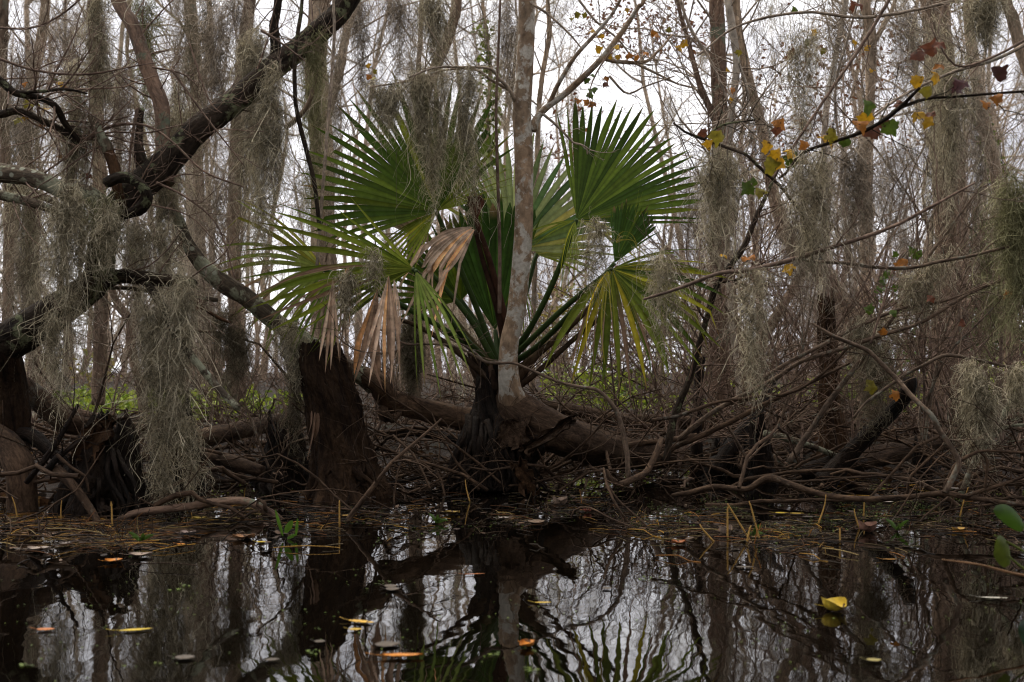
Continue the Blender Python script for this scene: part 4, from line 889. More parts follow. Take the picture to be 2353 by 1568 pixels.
branch('long low bough snaking just above the water at the right', [([(1545, 1140, 4.5), (1580, 1134, 4.45), (1638, 1120, 4.4), (1680, 1122, 4.35), (1720, 1123, 4.3), (1768, 1099, 4.25), (1823, 1116, 4.1), (1870, 1130, 4.0), (1908, 1140, 3.95), (1994, 1147, 3.85), (2080, 1143, 3.8), (2165, 1133, 3.75), (2233, 1143, 3.7), (2353, 1160, 3.6), (2420, 1168, 3.55)], [9, 12, 14, 14, 14, 18, 16, 14, 14, 14, 13, 13, 12, 11, 11]), ([(1771, 1102, 4.25), (1800, 1106, 4.2), (1857, 1106, 4.2), (1950, 1098, 4.2), (2062, 1089, 4.2), (2100, 1078, 4.2)], [8, 7, 6, 5, 4, 3])], 'wood', 4.0, 3, .2)
branch('forked bough rising from the low snaking bough at the far right', [([(2171, 1133, 3.74), (2185, 1095, 3.72), (2202, 1064, 3.7), (2230, 1048, 3.7), (2260, 1037, 3.7), (2353, 1041, 3.7), (2420, 1045, 3.7)], [12, 11, 10, 8, 7, 7, 6]), ([(2216, 1142, 3.7), (2260, 1128, 3.7), (2301, 1116, 3.7), (2353, 1097, 3.7), (2420, 1070, 3.7)], [10, 9, 8, 7, 6]), ([(2260, 1128, 3.7), (2266, 1090, 3.7), (2267, 1054, 3.7), (2247, 1034, 3.7)], [8, 7, 6, 5])], 'wood', 3.7, 4, .18)
branch('thin curved stem standing in the water beyond the snaking bough', [([(2084, 1140, 3.9), (2088, 1110, 3.9), (2096, 1092, 3.9), (2125, 1065, 3.9), (2170, 1020, 3.9), (2190, 980, 3.9)], [7, 7, 7, 6, 5, 3])], 'wood', 3.9, 3, .2)
branch('grey dead bough slanting up at the right edge', [([(2205, 1140, 4.0), (2240, 1060, 4.0), (2290, 985, 4.0), (2320, 930, 4.0), (2360, 880, 4.0)], [14, 13, 13, 14, 12]), ([(2250, 1050, 4.0), (2300, 985, 4.0), (2380, 975, 4.0)], [8, 8, 7])], 'lichen', 4.0, 6, .22)
# extra bare saplings and sprays that fill the right side
K = 0
for (label, x0, y0, x1, y1, d, w) in [('bare sapling spray behind the snaking bough, leftmost', 1560, 1075, 1660, 700, 5.3, 9), ('bare sapling spray rising by the lichened pole', 1760, 1060, 1880, 640, 5.4, 9), ('bare sapling spray beside the tall rotten stump, on its right', 1960, 1050, 2060, 600, 5.2, 9),
                                      ('bare sapling spray before the flared trunk', 2120, 1040, 2260, 520, 5.1, 9), ('bare sapling spray at the right edge of the bank', 2300, 1040, 2330, 560, 4.9, 9), ('bare sapling spray below the right drooping frond', 1440, 1060, 1400, 760, 5.6, 8),
                                      ('bare low spray leaning left over the right fallen trunk', 1560, 1040, 1380, 870, 5.3, 7), ('bare spray leaning left over the black root clump', 1720, 1060, 1560, 820, 5.0, 7), ('bare spray between big stump and fallen tree', 860, 1010, 930, 800, 5.6, 6), ('bare spray in front of the dark flared stump', 620, 1080, 540, 860, 5.0, 6), ('bare spray over the long dark log', 480, 1040, 600, 840, 5.4, 6)]:
    xm = (x0 + x1) / 2 + RNG.uniform(-25, 25)
    branch(label, [([(x0, y0), (xm, (y0 + y1) / 2), (x1, y1)], [w, w * .7, w * .35]), ([(x0, y0), (x0 + (x0 - x1) * .3 + 30, (y0 + y1) / 2 + 40), (x0 + (x0 - x1) * .3 + 70, y1 + 120)], [w * .8, w * .5, w * .3])], 'twigm' if K % 2 else 'twigr', d, 13, .42, .0035, group='bare sapling sprays on the bank', cat='sapling', name='sapling', twd=2); K += 1
branch('bare branch falling from the top edge towards the right fan', [([(1560, -10, 4.4), (1585, 60, 4.4), (1640, 150, 4.4), (1690, 260, 4.4), (1760, 330, 4.4)], [7, 7, 6, 5, 3])], 'twig', 4.4, 12, .35)
branch('dark forked twig branch slanting down left from the top right', [([(2050, -10, 4.3), (1990, 90, 4.3), (1900, 220, 4.3), (1820, 340, 4.3), (1760, 430, 4.3)], [8, 8, 7, 6, 3])], 'twigr', 4.3, 12, .35)
branch('long thin bough from the right edge sloping down to the left', [([(2420, 60, 4.0), (2300, 130, 4.0), (2180, 170, 4.0), (2060, 230, 4.0), (1940, 330, 4.0)], [8, 8, 7, 6, 3])], 'twig', 4.0, 12, .35)
branch('slim grey bough arching across the upper right', [([(1600, 130, 4.8), (1700, 60, 4.8), (1850, 30, 4.8), (2000, 40, 4.8), (2200, 0, 4.8)], [4, 6, 7, 7, 6])], 'twig', 4.8, 12, .4)
branch('thin twiggy bough at the top left corner', [([(-40, 60, 4.0), (60, 65, 4.0), (130, 40, 4.0), (190, -10, 4.0)], [5, 5, 4, 3])], 'twigr', 4.0, 10, .3)
branch('thin bough hanging across the left moss, upper left', [([(-40, 120, 4.1), (80, 160, 4.1), (200, 170, 4.1), (330, 150, 4.1)], [6, 6, 5, 3])], 'twigr', 4.1, 10, .3)

# ---- yellow maple branch, upper right, near us
def maple(g, c, size, yaw, pitch, col, roll=0.0):
    """five-lobed leaf, slightly curled"""
    a = np.radians([-90, -62, -40, -28, -8, 4, 22, 30, 45, 58, 72, 80, 90, 100, 108, 122, 135, 150, 158, 176, 188, 208, 220, 242])
    r = np.array([.40, .50, .66, .58, .66, .88, .74, .66, .72, .64, .72, .88, 1.02, .88, .72, .64, .72, .66, .74, .88, .66, .58, .66, .50]) * RNG.uniform(.88, 1.08, 24)
    n = len(a); x = r * np.cos(a); y = r * np.sin(a); z = -.5 * x ** 2 - .15 * r ** 2 + .14 * np.sin(3 * a + RNG.uniform(0, 6))
    V = np.vstack([[0, 0, 0], np.stack([x, y, z], -1)]) * size * .5
    cy, sy, cp, sp, cr, sr = math.cos(yaw), math.sin(yaw), math.cos(pitch), math.sin(pitch), math.cos(roll), math.sin(roll)
    Rm = np.array([[cy, -sy, 0], [sy, cy, 0], [0, 0, 1]]) @ np.array([[1, 0, 0], [0, cp, -sp], [0, sp, cp]]) @ np.array([[cr, -sr, 0], [sr, cr, 0], [0, 0, 1]])
    V = V @ Rm.T + c
    Q = [(0, 1 + k, 1 + (k + 1) % n, 1 + (k + 2) % n) for k in range(0, n, 2)]
    g.raw(V, Q, np.array(col) * RNG.uniform(.8, 1.2))
YEL, ORG, GRN, RED, OLV = (.46, .26, .015), (.34, .13, .02), (.07, .11, .015), (.13, .045, .022), (.20, .17, .02)
def leafset(lst, d0, s=1.0):
    def f(root):
        for (x, y, sz, c) in lst:
            g = Geo(); dd = d0 + RNG.uniform(-.15, .15)
            maple(g, P(x, y, dd), sz * 1.06 * s / F * dd, RNG.uniform(-.6, .6), math.radians(90) + RNG.uniform(-.9, .5), c, RNG.uniform(0, 6.28)); g.obj('leaf', M['leaf'], root)
    return f
branch('yellow-leaved maple branch sweeping up across the right half', [([(1790, 410, 3.3), (1805, 400, 3.3), (1846, 352, 3.25), (1920, 325, 3.2), (1987, 301, 3.15), (2034, 274, 3.1), (2070, 245, 3.1), (2113, 202, 3.05)], [5, 6, 7, 8, 9, 10, 10, 7]), ([(2045, 272, 3.1), (2062, 253, 3.1), (2130, 229, 3.1), (2200, 224, 3.1), (2353, 212, 3.1), (2440, 210, 3.1)], [8, 8, 7, 6, 6, 6])], 'limb', 3.2, 5, .2, .002,
       leaves=leafset([(1760, 338, 42, YEL), (1785, 352, 46, YEL), (1815, 350, 50, YEL), (1822, 372, 50, GRN), (1770, 385, 56, OLV), (1790, 372, 46, YEL), (1850, 335, 34, ORG), (1900, 320, 54, YEL), (1915, 312, 46, OLV), (1975, 285, 52, ORG), (1990, 270, 48, YEL), (2010, 300, 52, RED), (1995, 245, 48, GRN), (2045, 290, 54, GRN), (2030, 282, 40, RED), (2065, 240, 30, RED), (2105, 190, 46, YEL), (2135, 210, 50, OLV), (2150, 175, 44, YEL), (2160, 150, 34, ORG), (2110, 262, 44, YEL), (2130, 280, 36, YEL), (2140, 260, 34, RED), (1945, 330, 36, GRN)], 3.15), group='leafy autumn boughs')
branch('dark crooked bough with an olive leaf, left of the yellow maple branch', [([(1549, 282, 3.6), (1580, 305, 3.6), (1625, 322, 3.6), (1690, 345, 3.55), (1715, 355, 3.5), (1754, 392, 3.5), (1790, 425, 3.5), (1816, 457, 3.5), (1850, 500, 3.5)], [4, 6, 7, 8, 8, 8, 7, 7, 4]), ([(1620, 322, 3.6), (1660, 290, 3.6), (1735, 278, 3.6)], [6, 5, 3])], 'limb', 3.5, 6, .22, .002,
       leaves=leafset([(1650, 312, 52, OLV), (1613, 306, 34, RED), (1630, 330, 36, YEL), (1790, 288, 44, ORG), (1785, 300, 30, RED), (1720, 432, 44, GRN), (1745, 440, 38, OLV), (1735, 418, 30, GRN)], 3.5), group='leafy autumn boughs')
branch('pale twig with red-brown curled leaves, upper right corner', [([(2353, 95, 3.0), (2290, 130, 3.0), (2210, 155, 3.0), (2170, 120, 3.0), (2140, 60, 3.0)], [6, 6, 5, 4, 3])], 'twigr', 3.0, 3, .2, .002,
       leaves=leafset([(2110, 122, 46, RED), (2140, 115, 50, RED), (2160, 100, 36, RED), (2298, 172, 50, (.07, .03, .025)), (2212, 192, 54, (.08, .03, .03)), (2200, 205, 36, (.07, .03, .03)), (2270, 238, 36, ORG), (2295, 225, 36, ORG)], 3.0, 1.05), group='leafy autumn boughs')
branch('thin twig carrying mixed green and orange leaves right of the pale trunk', [([(1410, 110, 4.6), (1380, 150, 4.6), (1360, 190, 4.6), (1350, 230, 4.6)], [4, 4, 3, 2])], 'twigr', 4.6, 4, .15, .0015,
       leaves=leafset([(1362, 172, 20, GRN), (1350, 185, 22, GRN), (1358, 205, 34, GRN), (1357, 217, 26, GRN), (1332, 230, 26, ORG), (1350, 236, 24, ORG), (1363, 240, 26, ORG), (1395, 180, 20, ORG), (1390, 193, 22, RED), (1375, 115, 26, YEL), (1360, 72, 22, YEL), (1383, 82, 20, YEL), (1415, 108, 24, YEL), (1402, 130, 18, YEL), (1420, 130, 18, YEL), (1445, 130, 24, ORG), (1465, 133, 20, ORG), (1485, 122, 20, ORG), (1510, 82, 24, ORG), (1500, 78, 22, ORG), (1535, 70, 20, OLV), (1440, 22, 18, YEL), (1325, 35, 22, OLV), (1315, 42, 18, OLV), (1345, 36, 18, OLV)], 4.6), group='leafy autumn boughs')
branch('thin upright stem with small green and yellow leaves, top of the right half', [([(1965, 420, 5.0), (1930, 330, 5.0), (1920, 200, 5.0), (1950, 80, 5.0), (1975, -10, 5.0)], [6, 6, 6, 5, 4])], 'twig', 5.0, 8, .35, .0025,
       leaves=leafset([(1828, 25, 26, GRN), (1822, 122, 28, RED), (1815, 130, 26, RED), (1853, 97, 22, GRN), (1873, 75, 22, YEL), (1892, 115, 24, OLV), (1960, 15, 34, RED), (1975, 12, 28, RED), (1965, 97, 20, YEL), (1992, 110, 20, YEL), (2002, 160, 20, YEL), (1698, 120, 22, OLV), (1685, 205, 22, ORG), (1672, 160, 18, YEL), (1570, 100, 26, YEL), (1560, 110, 24, YEL), (1680, 230, 18, YEL), (1815, 8, 16, RED)], 5.0), group='leafy autumn boughs')
branch('slender shoot bearing fresh green leaves before the rotten stump', [([(2000, 790, 4.0), (2028, 700, 4.0), (2040, 650, 4.0), (2060, 600, 4.0), (2080, 575, 4.0)], [5, 5, 4, 4, 3])], 'twigr', 4.0, 4, .12, .0015,
       leaves=leafset([(2030, 650, 26, GRN), (2045, 632, 30, GRN), (2020, 668, 26, GRN), (2060, 660, 26, GRN), (2000, 712, 32, GRN), (2052, 720, 24, GRN), (2035, 630, 22, GRN), (2075, 600, 34, ORG), (2066, 612, 28, ORG), (2095, 580, 34, GRN), (2110, 588, 30, GRN), (2060, 585, 22, GRN), (1812, 615, 38, YEL), (2005, 888, 46, OLV), (2060, 908, 34, ORG), (2030, 765, 26, ORG), (2140, 685, 26, RED), (2320, 675, 34, ORG), (2215, 745, 26, RED), (1712, 592, 28, ORG), (1730, 590, 24, ORG), (1664, 588, 24, YEL)], 4.0), group='leafy autumn boughs')
branch('small twig with yellow leaves among the moss, upper left', [([(50, 215, 4.4), (120, 190, 4.4), (170, 195, 4.4), (230, 200, 4.4)], [4, 4, 3, 2])], 'twigr', 4.4, 4, .15, .0015,
       leaves=leafset([(135, 190, 26, YEL), (145, 196, 24, ORG), (128, 184, 20, GRN), (52, 192, 22, ORG), (40, 275, 28, OLV), (60, 268, 26, YEL), (60, 236, 28, OLV), (80, 240, 26, OLV), (105, 250, 24, YEL), (95, 290, 22, ORG), (138, 358, 20, ORG), (205, 403, 20, RED), (845, 150, 18, YEL), (848, 178, 20, ORG), (860, 165, 16, OLV), (860, 180, 18, OLV)], 4.4), group='leafy autumn boughs')
branch('thin stub with one dark red leaf by the left fan tips', [([(430, 690, 4.2), (460, 705, 4.2), (500, 730, 4.2), (530, 742, 4.2)], [6, 7, 8, 6])], 'rot', 4.2, 2, .12, .0015, leaves=leafset([(452, 700, 34, RED), (446, 710, 26, RED)], 4.2), group='leafy autumn boughs')
# ================================================================ the palmetto
def frond_blade(g, hub, ang, span, R, nseg=34, lean=0.0, roll=0.0, cup=0.0, split=0.5, droop=0.25, fold=0.30, side=0.78, ca=(.035, .08, .01), cb=(.075, .13, .02), brown=0.0, tipb=0.5, jit=0.03, rseg=None, wtip=2.2, back=0.0, gravity0=0.0, hole=0.0, crease=0.0, kr=(.62, .9)):
    """fan leaf: pleated fused inner part, then separate folded fingers that taper and droop.
    ang: direction of the middle of the fan in the picture plane (deg, 0 = right, 90 = up)"""
    a, l, ro = math.radians(ang), math.radians(lean), math.radians(roll)
    u = np.array([math.cos(a) * math.cos(l), math.sin(l), math.sin(a) * math.cos(l)])
    v0 = nz(np.cross(u, np.array([0, -1.0, 0]))); n0 = nz(np.cross(v0, u))
    v = math.cos(ro) * v0 + math.sin(ro) * n0; n_ = nz(np.cross(v, u))
    if n_[1] > 0: n_ = -n_
    sp = math.radians(span); dth = sp / nseg; rows = 15
    for i in range(nseg):
        if RNG.uniform() < hole: continue
        th = -sp / 2 + (i + .5) * dth
        L = R * (side + (1 - side) * math.cos(th * math.pi / sp)) * RNG.uniform(.93, 1.05)
        isb = RNG.uniform() < brown
        spl = split * R * RNG.uniform(.85, 1.12) * (1 if abs(th) < sp * .42 else .6)
        if isb: spl *= .7
        d = nz(math.cos(th) * u + math.sin(th) * v + cup * abs(math.sin(th)) * n_)
        s = nz(np.cross(n_, d)); jt = RNG.normal(0, jit, 3); tw = RNG.normal(0, .35)
        dr = droop * RNG.uniform(.5, 1.6) * (1.6 if isb else 1)
        rr = np.linspace(0.012, 1, rows) * L; p = np.array(hub, float) + d * rr[0]
        V = []; dirn = d.copy(); tt = rr / L; hws = math.tan(dth / 2) * spl
        kink = RNG.uniform(*kr) if RNG.uniform() < crease else 9
        for k in range(rows):
            if k > 0:
                if rr[k] > spl:
                    dirn = nz(dirn + (np.array([0, 0, -dr]) + jt * 1.2) * (rr[k] - rr[k - 1]) / L * 2.2)
                    if tt[k] >= kink: dirn = nz(dirn + [RNG.normal(0, .2), 0, -1.4]); kink = 9
                elif gravity0: dirn = nz(dirn + np.array([0, 0, -gravity0]) * (rr[k] - rr[k - 1]) / L)
                p = p + dirn * (rr[k] - rr[k - 1])
            if rr[k] <= spl: hw = rr[k] * math.tan(dth / 2) * 1.01; sd = s; fo = fold
            else:
                q = (rr[k] - spl) / max(L - spl, 1e-4); hw = hws * (1 + .12 * math.sin(q * 3)) * max(1 - q ** wtip, .015)
                tq = tw * q; sd = nz(s * math.cos(tq) + n_ * math.sin(tq)); fo = fold + .5 * q
            nn = nz(np.cross(sd, dirn)); 
            if nn @ n_ < 0: nn = -nn
            V += [p - sd * hw + nn * fo * hw, p, p + sd * hw + nn * fo * hw]
        V = np.array(V); i0 = np.arange(rows - 1) * 3
        Q = np.vstack([np.stack([i0, i0 + 1, i0 + 4, i0 + 3], -1), np.stack([i0 + 1, i0 + 2, i0 + 5, i0 + 4], -1)])
        m_ = RNG.uniform(0, 1); c0 = np.array(ca) * (1 - m_) + np.array(cb) * m_
        c = np.repeat(c0[None], rows, 0) * (1 + .15 * np.sin(tt * 3))[:, None]
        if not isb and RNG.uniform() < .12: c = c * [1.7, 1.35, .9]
        c = c * RNG.uniform(.75, 1.3)  # random finger tone; the brighter ones carry a lit look as colour
        if isb:
            bl = np.clip((tt - RNG.uniform(.2, .5)) * 6, 0, 1)[:, None]; c = c * (1 - bl) + np.array([.26, .165, .105]) * RNG.uniform(.7, 1.2) * bl
        elif RNG.uniform() < tipb:
            bl = np.clip((tt - RNG.uniform(.86, .97)) * 14, 0, 1)[:, None]; c = c * (1 - bl) + np.array([.24, .15, .07]) * bl
        c3 = np.repeat(c, 3, 0); c3[1::3] *= 1.35; c3[0::3] *= .88
        g.raw(V, Q, c3)

palm = empty('palmetto', P(1150, 870, 5.0)); tag(palm, 'green fan palm growing from the black root mass at the centre', 'palm')
BASE = (1148, 850, 5.0)
PET = (.045, .075, .02); PETB = (.06, .035, .022)
def frond(hub, ang, span, R, pet=None, label=None, mt='frond', petc=PET, petw=13, blades=None, **k):
    """hub x,y,depth; R in photo units; pet: control points of the stalk from the crown to the hub"""
    e = empty('frond', (0, 0, 0)); e.parent = palm; 
    if label: e['label'] = label
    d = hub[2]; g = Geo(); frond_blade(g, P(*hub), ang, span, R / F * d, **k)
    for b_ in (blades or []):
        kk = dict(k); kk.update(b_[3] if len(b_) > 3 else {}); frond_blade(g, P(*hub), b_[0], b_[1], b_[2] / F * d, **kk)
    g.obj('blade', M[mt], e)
    if pet is not None:
        g = Geo(); pts = path([BASE] + pet + [hub], d); g.limb(pts, wid([petw * 1.5, petw * 1.05] + [petw] * (len(pts) - 3) + [petw * .75] if len(pts) > 2 else [petw * 1.5, petw * .75], pts[:, 1]), step=.03, sides=8, col=petc, rough=.01)
        g.obj('stalk', M['frond'], e)
    return e
DK, MD, LT, PL, YL = (.026, .052, .006), (.085, .125, .014), (.21, .25, .034), (.28, .31, .12), (.22, .21, .03)
# F1 the great left fan
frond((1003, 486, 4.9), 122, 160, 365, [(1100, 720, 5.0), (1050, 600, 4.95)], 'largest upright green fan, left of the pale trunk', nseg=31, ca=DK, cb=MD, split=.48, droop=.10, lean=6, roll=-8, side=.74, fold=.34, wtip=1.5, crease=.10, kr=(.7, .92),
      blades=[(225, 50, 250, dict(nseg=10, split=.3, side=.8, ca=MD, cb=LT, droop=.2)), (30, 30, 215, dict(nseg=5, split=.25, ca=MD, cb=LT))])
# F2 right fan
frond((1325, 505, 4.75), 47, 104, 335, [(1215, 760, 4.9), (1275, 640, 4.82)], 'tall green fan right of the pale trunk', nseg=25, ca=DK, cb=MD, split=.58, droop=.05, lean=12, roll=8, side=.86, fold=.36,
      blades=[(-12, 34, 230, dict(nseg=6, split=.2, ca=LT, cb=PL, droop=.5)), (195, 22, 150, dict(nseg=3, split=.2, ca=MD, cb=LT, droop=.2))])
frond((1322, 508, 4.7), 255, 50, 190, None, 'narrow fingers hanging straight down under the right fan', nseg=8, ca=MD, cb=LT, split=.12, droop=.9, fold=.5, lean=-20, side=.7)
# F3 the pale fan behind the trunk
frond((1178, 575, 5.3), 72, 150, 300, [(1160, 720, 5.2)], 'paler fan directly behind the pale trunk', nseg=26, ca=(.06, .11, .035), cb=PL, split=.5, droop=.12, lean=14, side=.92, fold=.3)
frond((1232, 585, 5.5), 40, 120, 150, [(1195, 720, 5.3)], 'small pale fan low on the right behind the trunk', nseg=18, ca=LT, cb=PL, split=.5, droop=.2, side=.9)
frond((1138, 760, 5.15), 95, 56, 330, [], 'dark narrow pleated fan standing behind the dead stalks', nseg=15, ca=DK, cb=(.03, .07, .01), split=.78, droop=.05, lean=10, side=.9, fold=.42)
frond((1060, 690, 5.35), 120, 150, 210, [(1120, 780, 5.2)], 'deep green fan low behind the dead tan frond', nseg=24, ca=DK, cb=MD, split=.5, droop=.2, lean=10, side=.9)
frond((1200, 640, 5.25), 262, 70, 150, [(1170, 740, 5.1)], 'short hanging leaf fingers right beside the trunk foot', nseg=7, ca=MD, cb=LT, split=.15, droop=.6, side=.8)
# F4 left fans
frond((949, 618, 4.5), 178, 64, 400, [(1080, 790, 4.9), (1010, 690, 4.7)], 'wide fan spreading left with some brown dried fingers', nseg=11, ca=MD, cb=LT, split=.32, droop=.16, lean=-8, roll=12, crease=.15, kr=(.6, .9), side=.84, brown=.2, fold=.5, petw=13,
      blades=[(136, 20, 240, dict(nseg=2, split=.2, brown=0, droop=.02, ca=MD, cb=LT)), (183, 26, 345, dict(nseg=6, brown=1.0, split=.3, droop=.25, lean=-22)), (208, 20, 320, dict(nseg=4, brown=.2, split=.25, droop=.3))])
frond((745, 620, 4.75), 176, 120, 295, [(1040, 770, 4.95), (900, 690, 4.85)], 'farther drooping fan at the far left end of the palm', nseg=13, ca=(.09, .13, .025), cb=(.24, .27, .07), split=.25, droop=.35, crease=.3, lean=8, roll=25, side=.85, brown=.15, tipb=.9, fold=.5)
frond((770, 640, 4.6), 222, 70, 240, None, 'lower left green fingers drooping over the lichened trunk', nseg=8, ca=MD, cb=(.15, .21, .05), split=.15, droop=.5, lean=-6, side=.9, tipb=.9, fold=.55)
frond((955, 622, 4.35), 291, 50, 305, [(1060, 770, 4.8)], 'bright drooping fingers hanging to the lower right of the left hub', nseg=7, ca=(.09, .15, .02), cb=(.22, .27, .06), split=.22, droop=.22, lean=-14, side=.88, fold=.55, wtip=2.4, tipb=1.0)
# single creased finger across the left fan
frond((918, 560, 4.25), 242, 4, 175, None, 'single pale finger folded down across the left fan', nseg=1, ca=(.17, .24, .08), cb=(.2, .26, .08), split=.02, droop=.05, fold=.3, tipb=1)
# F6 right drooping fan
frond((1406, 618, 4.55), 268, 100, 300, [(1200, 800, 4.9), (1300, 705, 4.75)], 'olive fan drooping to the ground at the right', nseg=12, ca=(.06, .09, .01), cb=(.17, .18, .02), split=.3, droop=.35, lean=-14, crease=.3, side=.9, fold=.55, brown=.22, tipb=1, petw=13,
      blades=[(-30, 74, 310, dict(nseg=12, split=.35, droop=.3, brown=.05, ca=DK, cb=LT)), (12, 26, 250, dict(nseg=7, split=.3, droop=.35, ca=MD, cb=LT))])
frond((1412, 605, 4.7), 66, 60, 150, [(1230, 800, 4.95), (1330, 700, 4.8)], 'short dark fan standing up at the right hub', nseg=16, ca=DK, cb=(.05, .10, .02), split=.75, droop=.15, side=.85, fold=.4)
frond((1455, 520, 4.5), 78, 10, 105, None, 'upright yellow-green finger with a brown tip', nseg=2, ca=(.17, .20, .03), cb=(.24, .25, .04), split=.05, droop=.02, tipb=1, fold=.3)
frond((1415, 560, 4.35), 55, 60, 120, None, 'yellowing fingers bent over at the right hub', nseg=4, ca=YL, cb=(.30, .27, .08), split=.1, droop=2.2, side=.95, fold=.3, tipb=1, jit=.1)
# second stalks and old stumps of stalks
for lab, pts, w, c in [('dark brown old leaf stalk, left of the pair', [(1160, 790), (1140, 700), (1110, 600), (1092, 530)], 13, (.035, .018, .012)), ('dark brown old leaf stalk, right of the pair', [(1170, 770), (1150, 690), (1122, 590), (1098, 520), (1094, 500)], 14, (.055, .026, .016)),
                       ('brown stalk running low to the right', [(1160, 870), (1215, 830), (1300, 760), (1360, 700), (1398, 650)], 14, (.075, .05, .028)), ('cut brown stalk stub at the right', [(1180, 880), (1205, 850), (1250, 800)], 18, (.07, .045, .028)),
                       ('cut brown stalk stub, second at the right', [(1175, 900), (1230, 860), (1330, 770), (1420, 700)], 12, (.05, .032, .02)), ('olive stalk slanting down to the crown from the left', [(1130, 840), (1070, 770), (1010, 690), (975, 640)], 15, (.085, .07, .03)),
                       ('green stalk slanting to the crown from the far left', [(1135, 830), (1085, 740), (1020, 660), (960, 600)], 12, PET), ('brown stalk low at the left', [(1120, 870), (1040, 800), (960, 750), (900, 730)], 12, (.06, .04, .025)), ('thin brown stem rising straight beside the pale trunk', [(1148, 720), (1148, 560), (1144, 420), (1140, 260), (1145, 120), (1150, -10)], 7, (.16, .11, .08))]:
    g = Geo(); dd = 4.93 if 'rising' not in lab else 4.72; g.limb(path(pts, dd), wid([w * 1.3, w, w * .7], dd), step=.03, sides=8, col=c, rough=.02)
    o = g.obj('stalk', M['dead' if 'brown' in lab else 'frond'], palm); o['label'] = lab
g = Geo()
for i in range(26):  # fibrous crown of old leaf bases
    a = RNG.uniform(-1.2, 1.2); p = np.array([1148 + a * 26, 905 + RNG.uniform(-20, 20)]); q = p + [a * 34, -RNG.uniform(40, 85)]
    g.limb(path([(p[0], p[1]), ((p[0] + q[0]) / 2 - 3, (p[1] + q[1]) / 2), (q[0], q[1])], 4.98 + RNG.uniform(-.08, .1)), wid([24, 17, 9], 5), step=.03, sides=7, lump=.1, col=np.array([.055, .035, .024]) * RNG.uniform(.5, 1.6))
g.obj('crown', M['dead'], palm)
# dead fronds
TAN, TN2 = (.50, .365, .26), (.28, .185, .12)
def dead(label, hub, ang, span, R, **k):
    d = hub[2]; g = Geo(); frond_blade(g, P(*hub), ang, span, R / F * d, **k); o = g.obj('dead_frond', M['dead'], palm); o['label'] = label
dead('tan crumpled dead frond folded down beside the pale trunk', (1092, 526, 4.6), 218, 60, 300, nseg=9, ca=TAN, cb=(.46, .35, .26), split=.3, droop=.5, fold=.8, lean=-14, side=.72, jit=.22, gravity0=.3, wtip=2.0, crease=1.0, kr=(.38, .62))
dead('upper folded part of the tan dead frond', (1088, 522, 4.55), 198, 44, 150, nseg=7, ca=TAN, cb=(.40, .31, .23), split=.8, droop=1.2, fold=1.0, lean=-8, side=.9, jit=.2, gravity0=.8)
dead('brown dry fingers hanging straight down below the left hub', (893, 632, 4.25), 268, 30, 285, nseg=6, ca=TAN, cb=TN2, split=.35, droop=.6, fold=.8, lean=-6, side=.75, jit=.2, wtip=3)
dead('second bunch of brown dry fingers, left of the first', (868, 660, 4.4), 260, 24, 240, nseg=4, ca=TN2, cb=(.13, .08, .055), split=.5, droop=.5, fold=.7, side=.8, jit=.12, wtip=2.6)
dead('long dry strips hanging at the left over the lichened trunk', (765, 640, 4.35), 268, 18, 215, nseg=4, ca=TN2, cb=TAN, split=.4, droop=.3, fold=.6, side=.9, jit=.08, wtip=2.8)
dead('third bunch of dry strips, thin and pale, right below the left hub', (905, 640, 4.28), 276, 20, 250, nseg=5, ca=TAN, cb=(.56, .42, .30), split=.15, droop=.4, fold=.8, side=.7, jit=.22, wtip=2.6)
dead('dry strips hanging from the brown fingers of the wide left fan', (800, 610, 4.4), 262, 40, 230, nseg=5, ca=TN2, cb=TAN, split=.12, droop=.7, fold=.7, side=.7, jit=.2, wtip=2.6)
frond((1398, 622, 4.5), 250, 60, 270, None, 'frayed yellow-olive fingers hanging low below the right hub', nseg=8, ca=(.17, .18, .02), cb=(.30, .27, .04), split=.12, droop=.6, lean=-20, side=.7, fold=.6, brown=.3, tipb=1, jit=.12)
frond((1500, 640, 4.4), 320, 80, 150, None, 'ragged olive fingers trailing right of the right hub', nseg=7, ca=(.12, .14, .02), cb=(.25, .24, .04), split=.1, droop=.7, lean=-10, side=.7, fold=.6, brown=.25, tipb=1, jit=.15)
dead('tan fan faded behind the left hub', (985, 560, 5.1), 125, 70, 135, nseg=14, ca=(.28, .20, .13), cb=(.36, .28, .2), split=.65, droop=.3, fold=.5, side=.9)
dead('small dark brown broken fan on the old stalk', (1092, 512, 4.7), 88, 50, 68, nseg=9, ca=(.05, .022, .015), cb=(.085, .035, .022), split=.9, droop=.05, fold=.9, side=.8, jit=.06, wtip=5)

# ================================================================ moss in front
HM = 'beards of grey moss hanging from the limbs'
def W3(x, y, d): return P(x, y, d)
def beard(label, x0, y0, x1, y1, d, Lpx, n, sp=22, **k):
    """hangs from the line x0,y0 - x1,y1; Lpx length and sp thickness in photo units"""
    moss(label, P(x0, y0, d), P(x1, y1, d), Lpx / F * d, int(n * (.62 if n > 3000 else .78)), HM, spread=sp / F * d, **k)
beard('wide grey moss curtain hanging at the left, from upper branch to big limb', 110, 430, 190, 430, 4.05, 450, 3300, 11, taper=.6)
beard('narrow tail of grey moss below the big limb at the left', 118, 720, 135, 720, 4.1, 210, 700, 8)
beard('grey moss beard hanging from the forked dark branches at the left', 150, 215, 215, 240, 4.35, 330, 2400, 11, taper=.4)
beard('dark moss mat draped over the dark upright limb at the left', 185, 430, 290, 440, 4.15, 210, 700, 16, tone='green', taper=.3)
beard('shaggy moss hanging off the hooked branch', 225, 440, 262, 470, 4.05, 150, 650, 12)
beard('tall grey-green moss tail at the top left', 205, -20, 240, -10, 4.3, 240, 1900, 11, taper=.5)
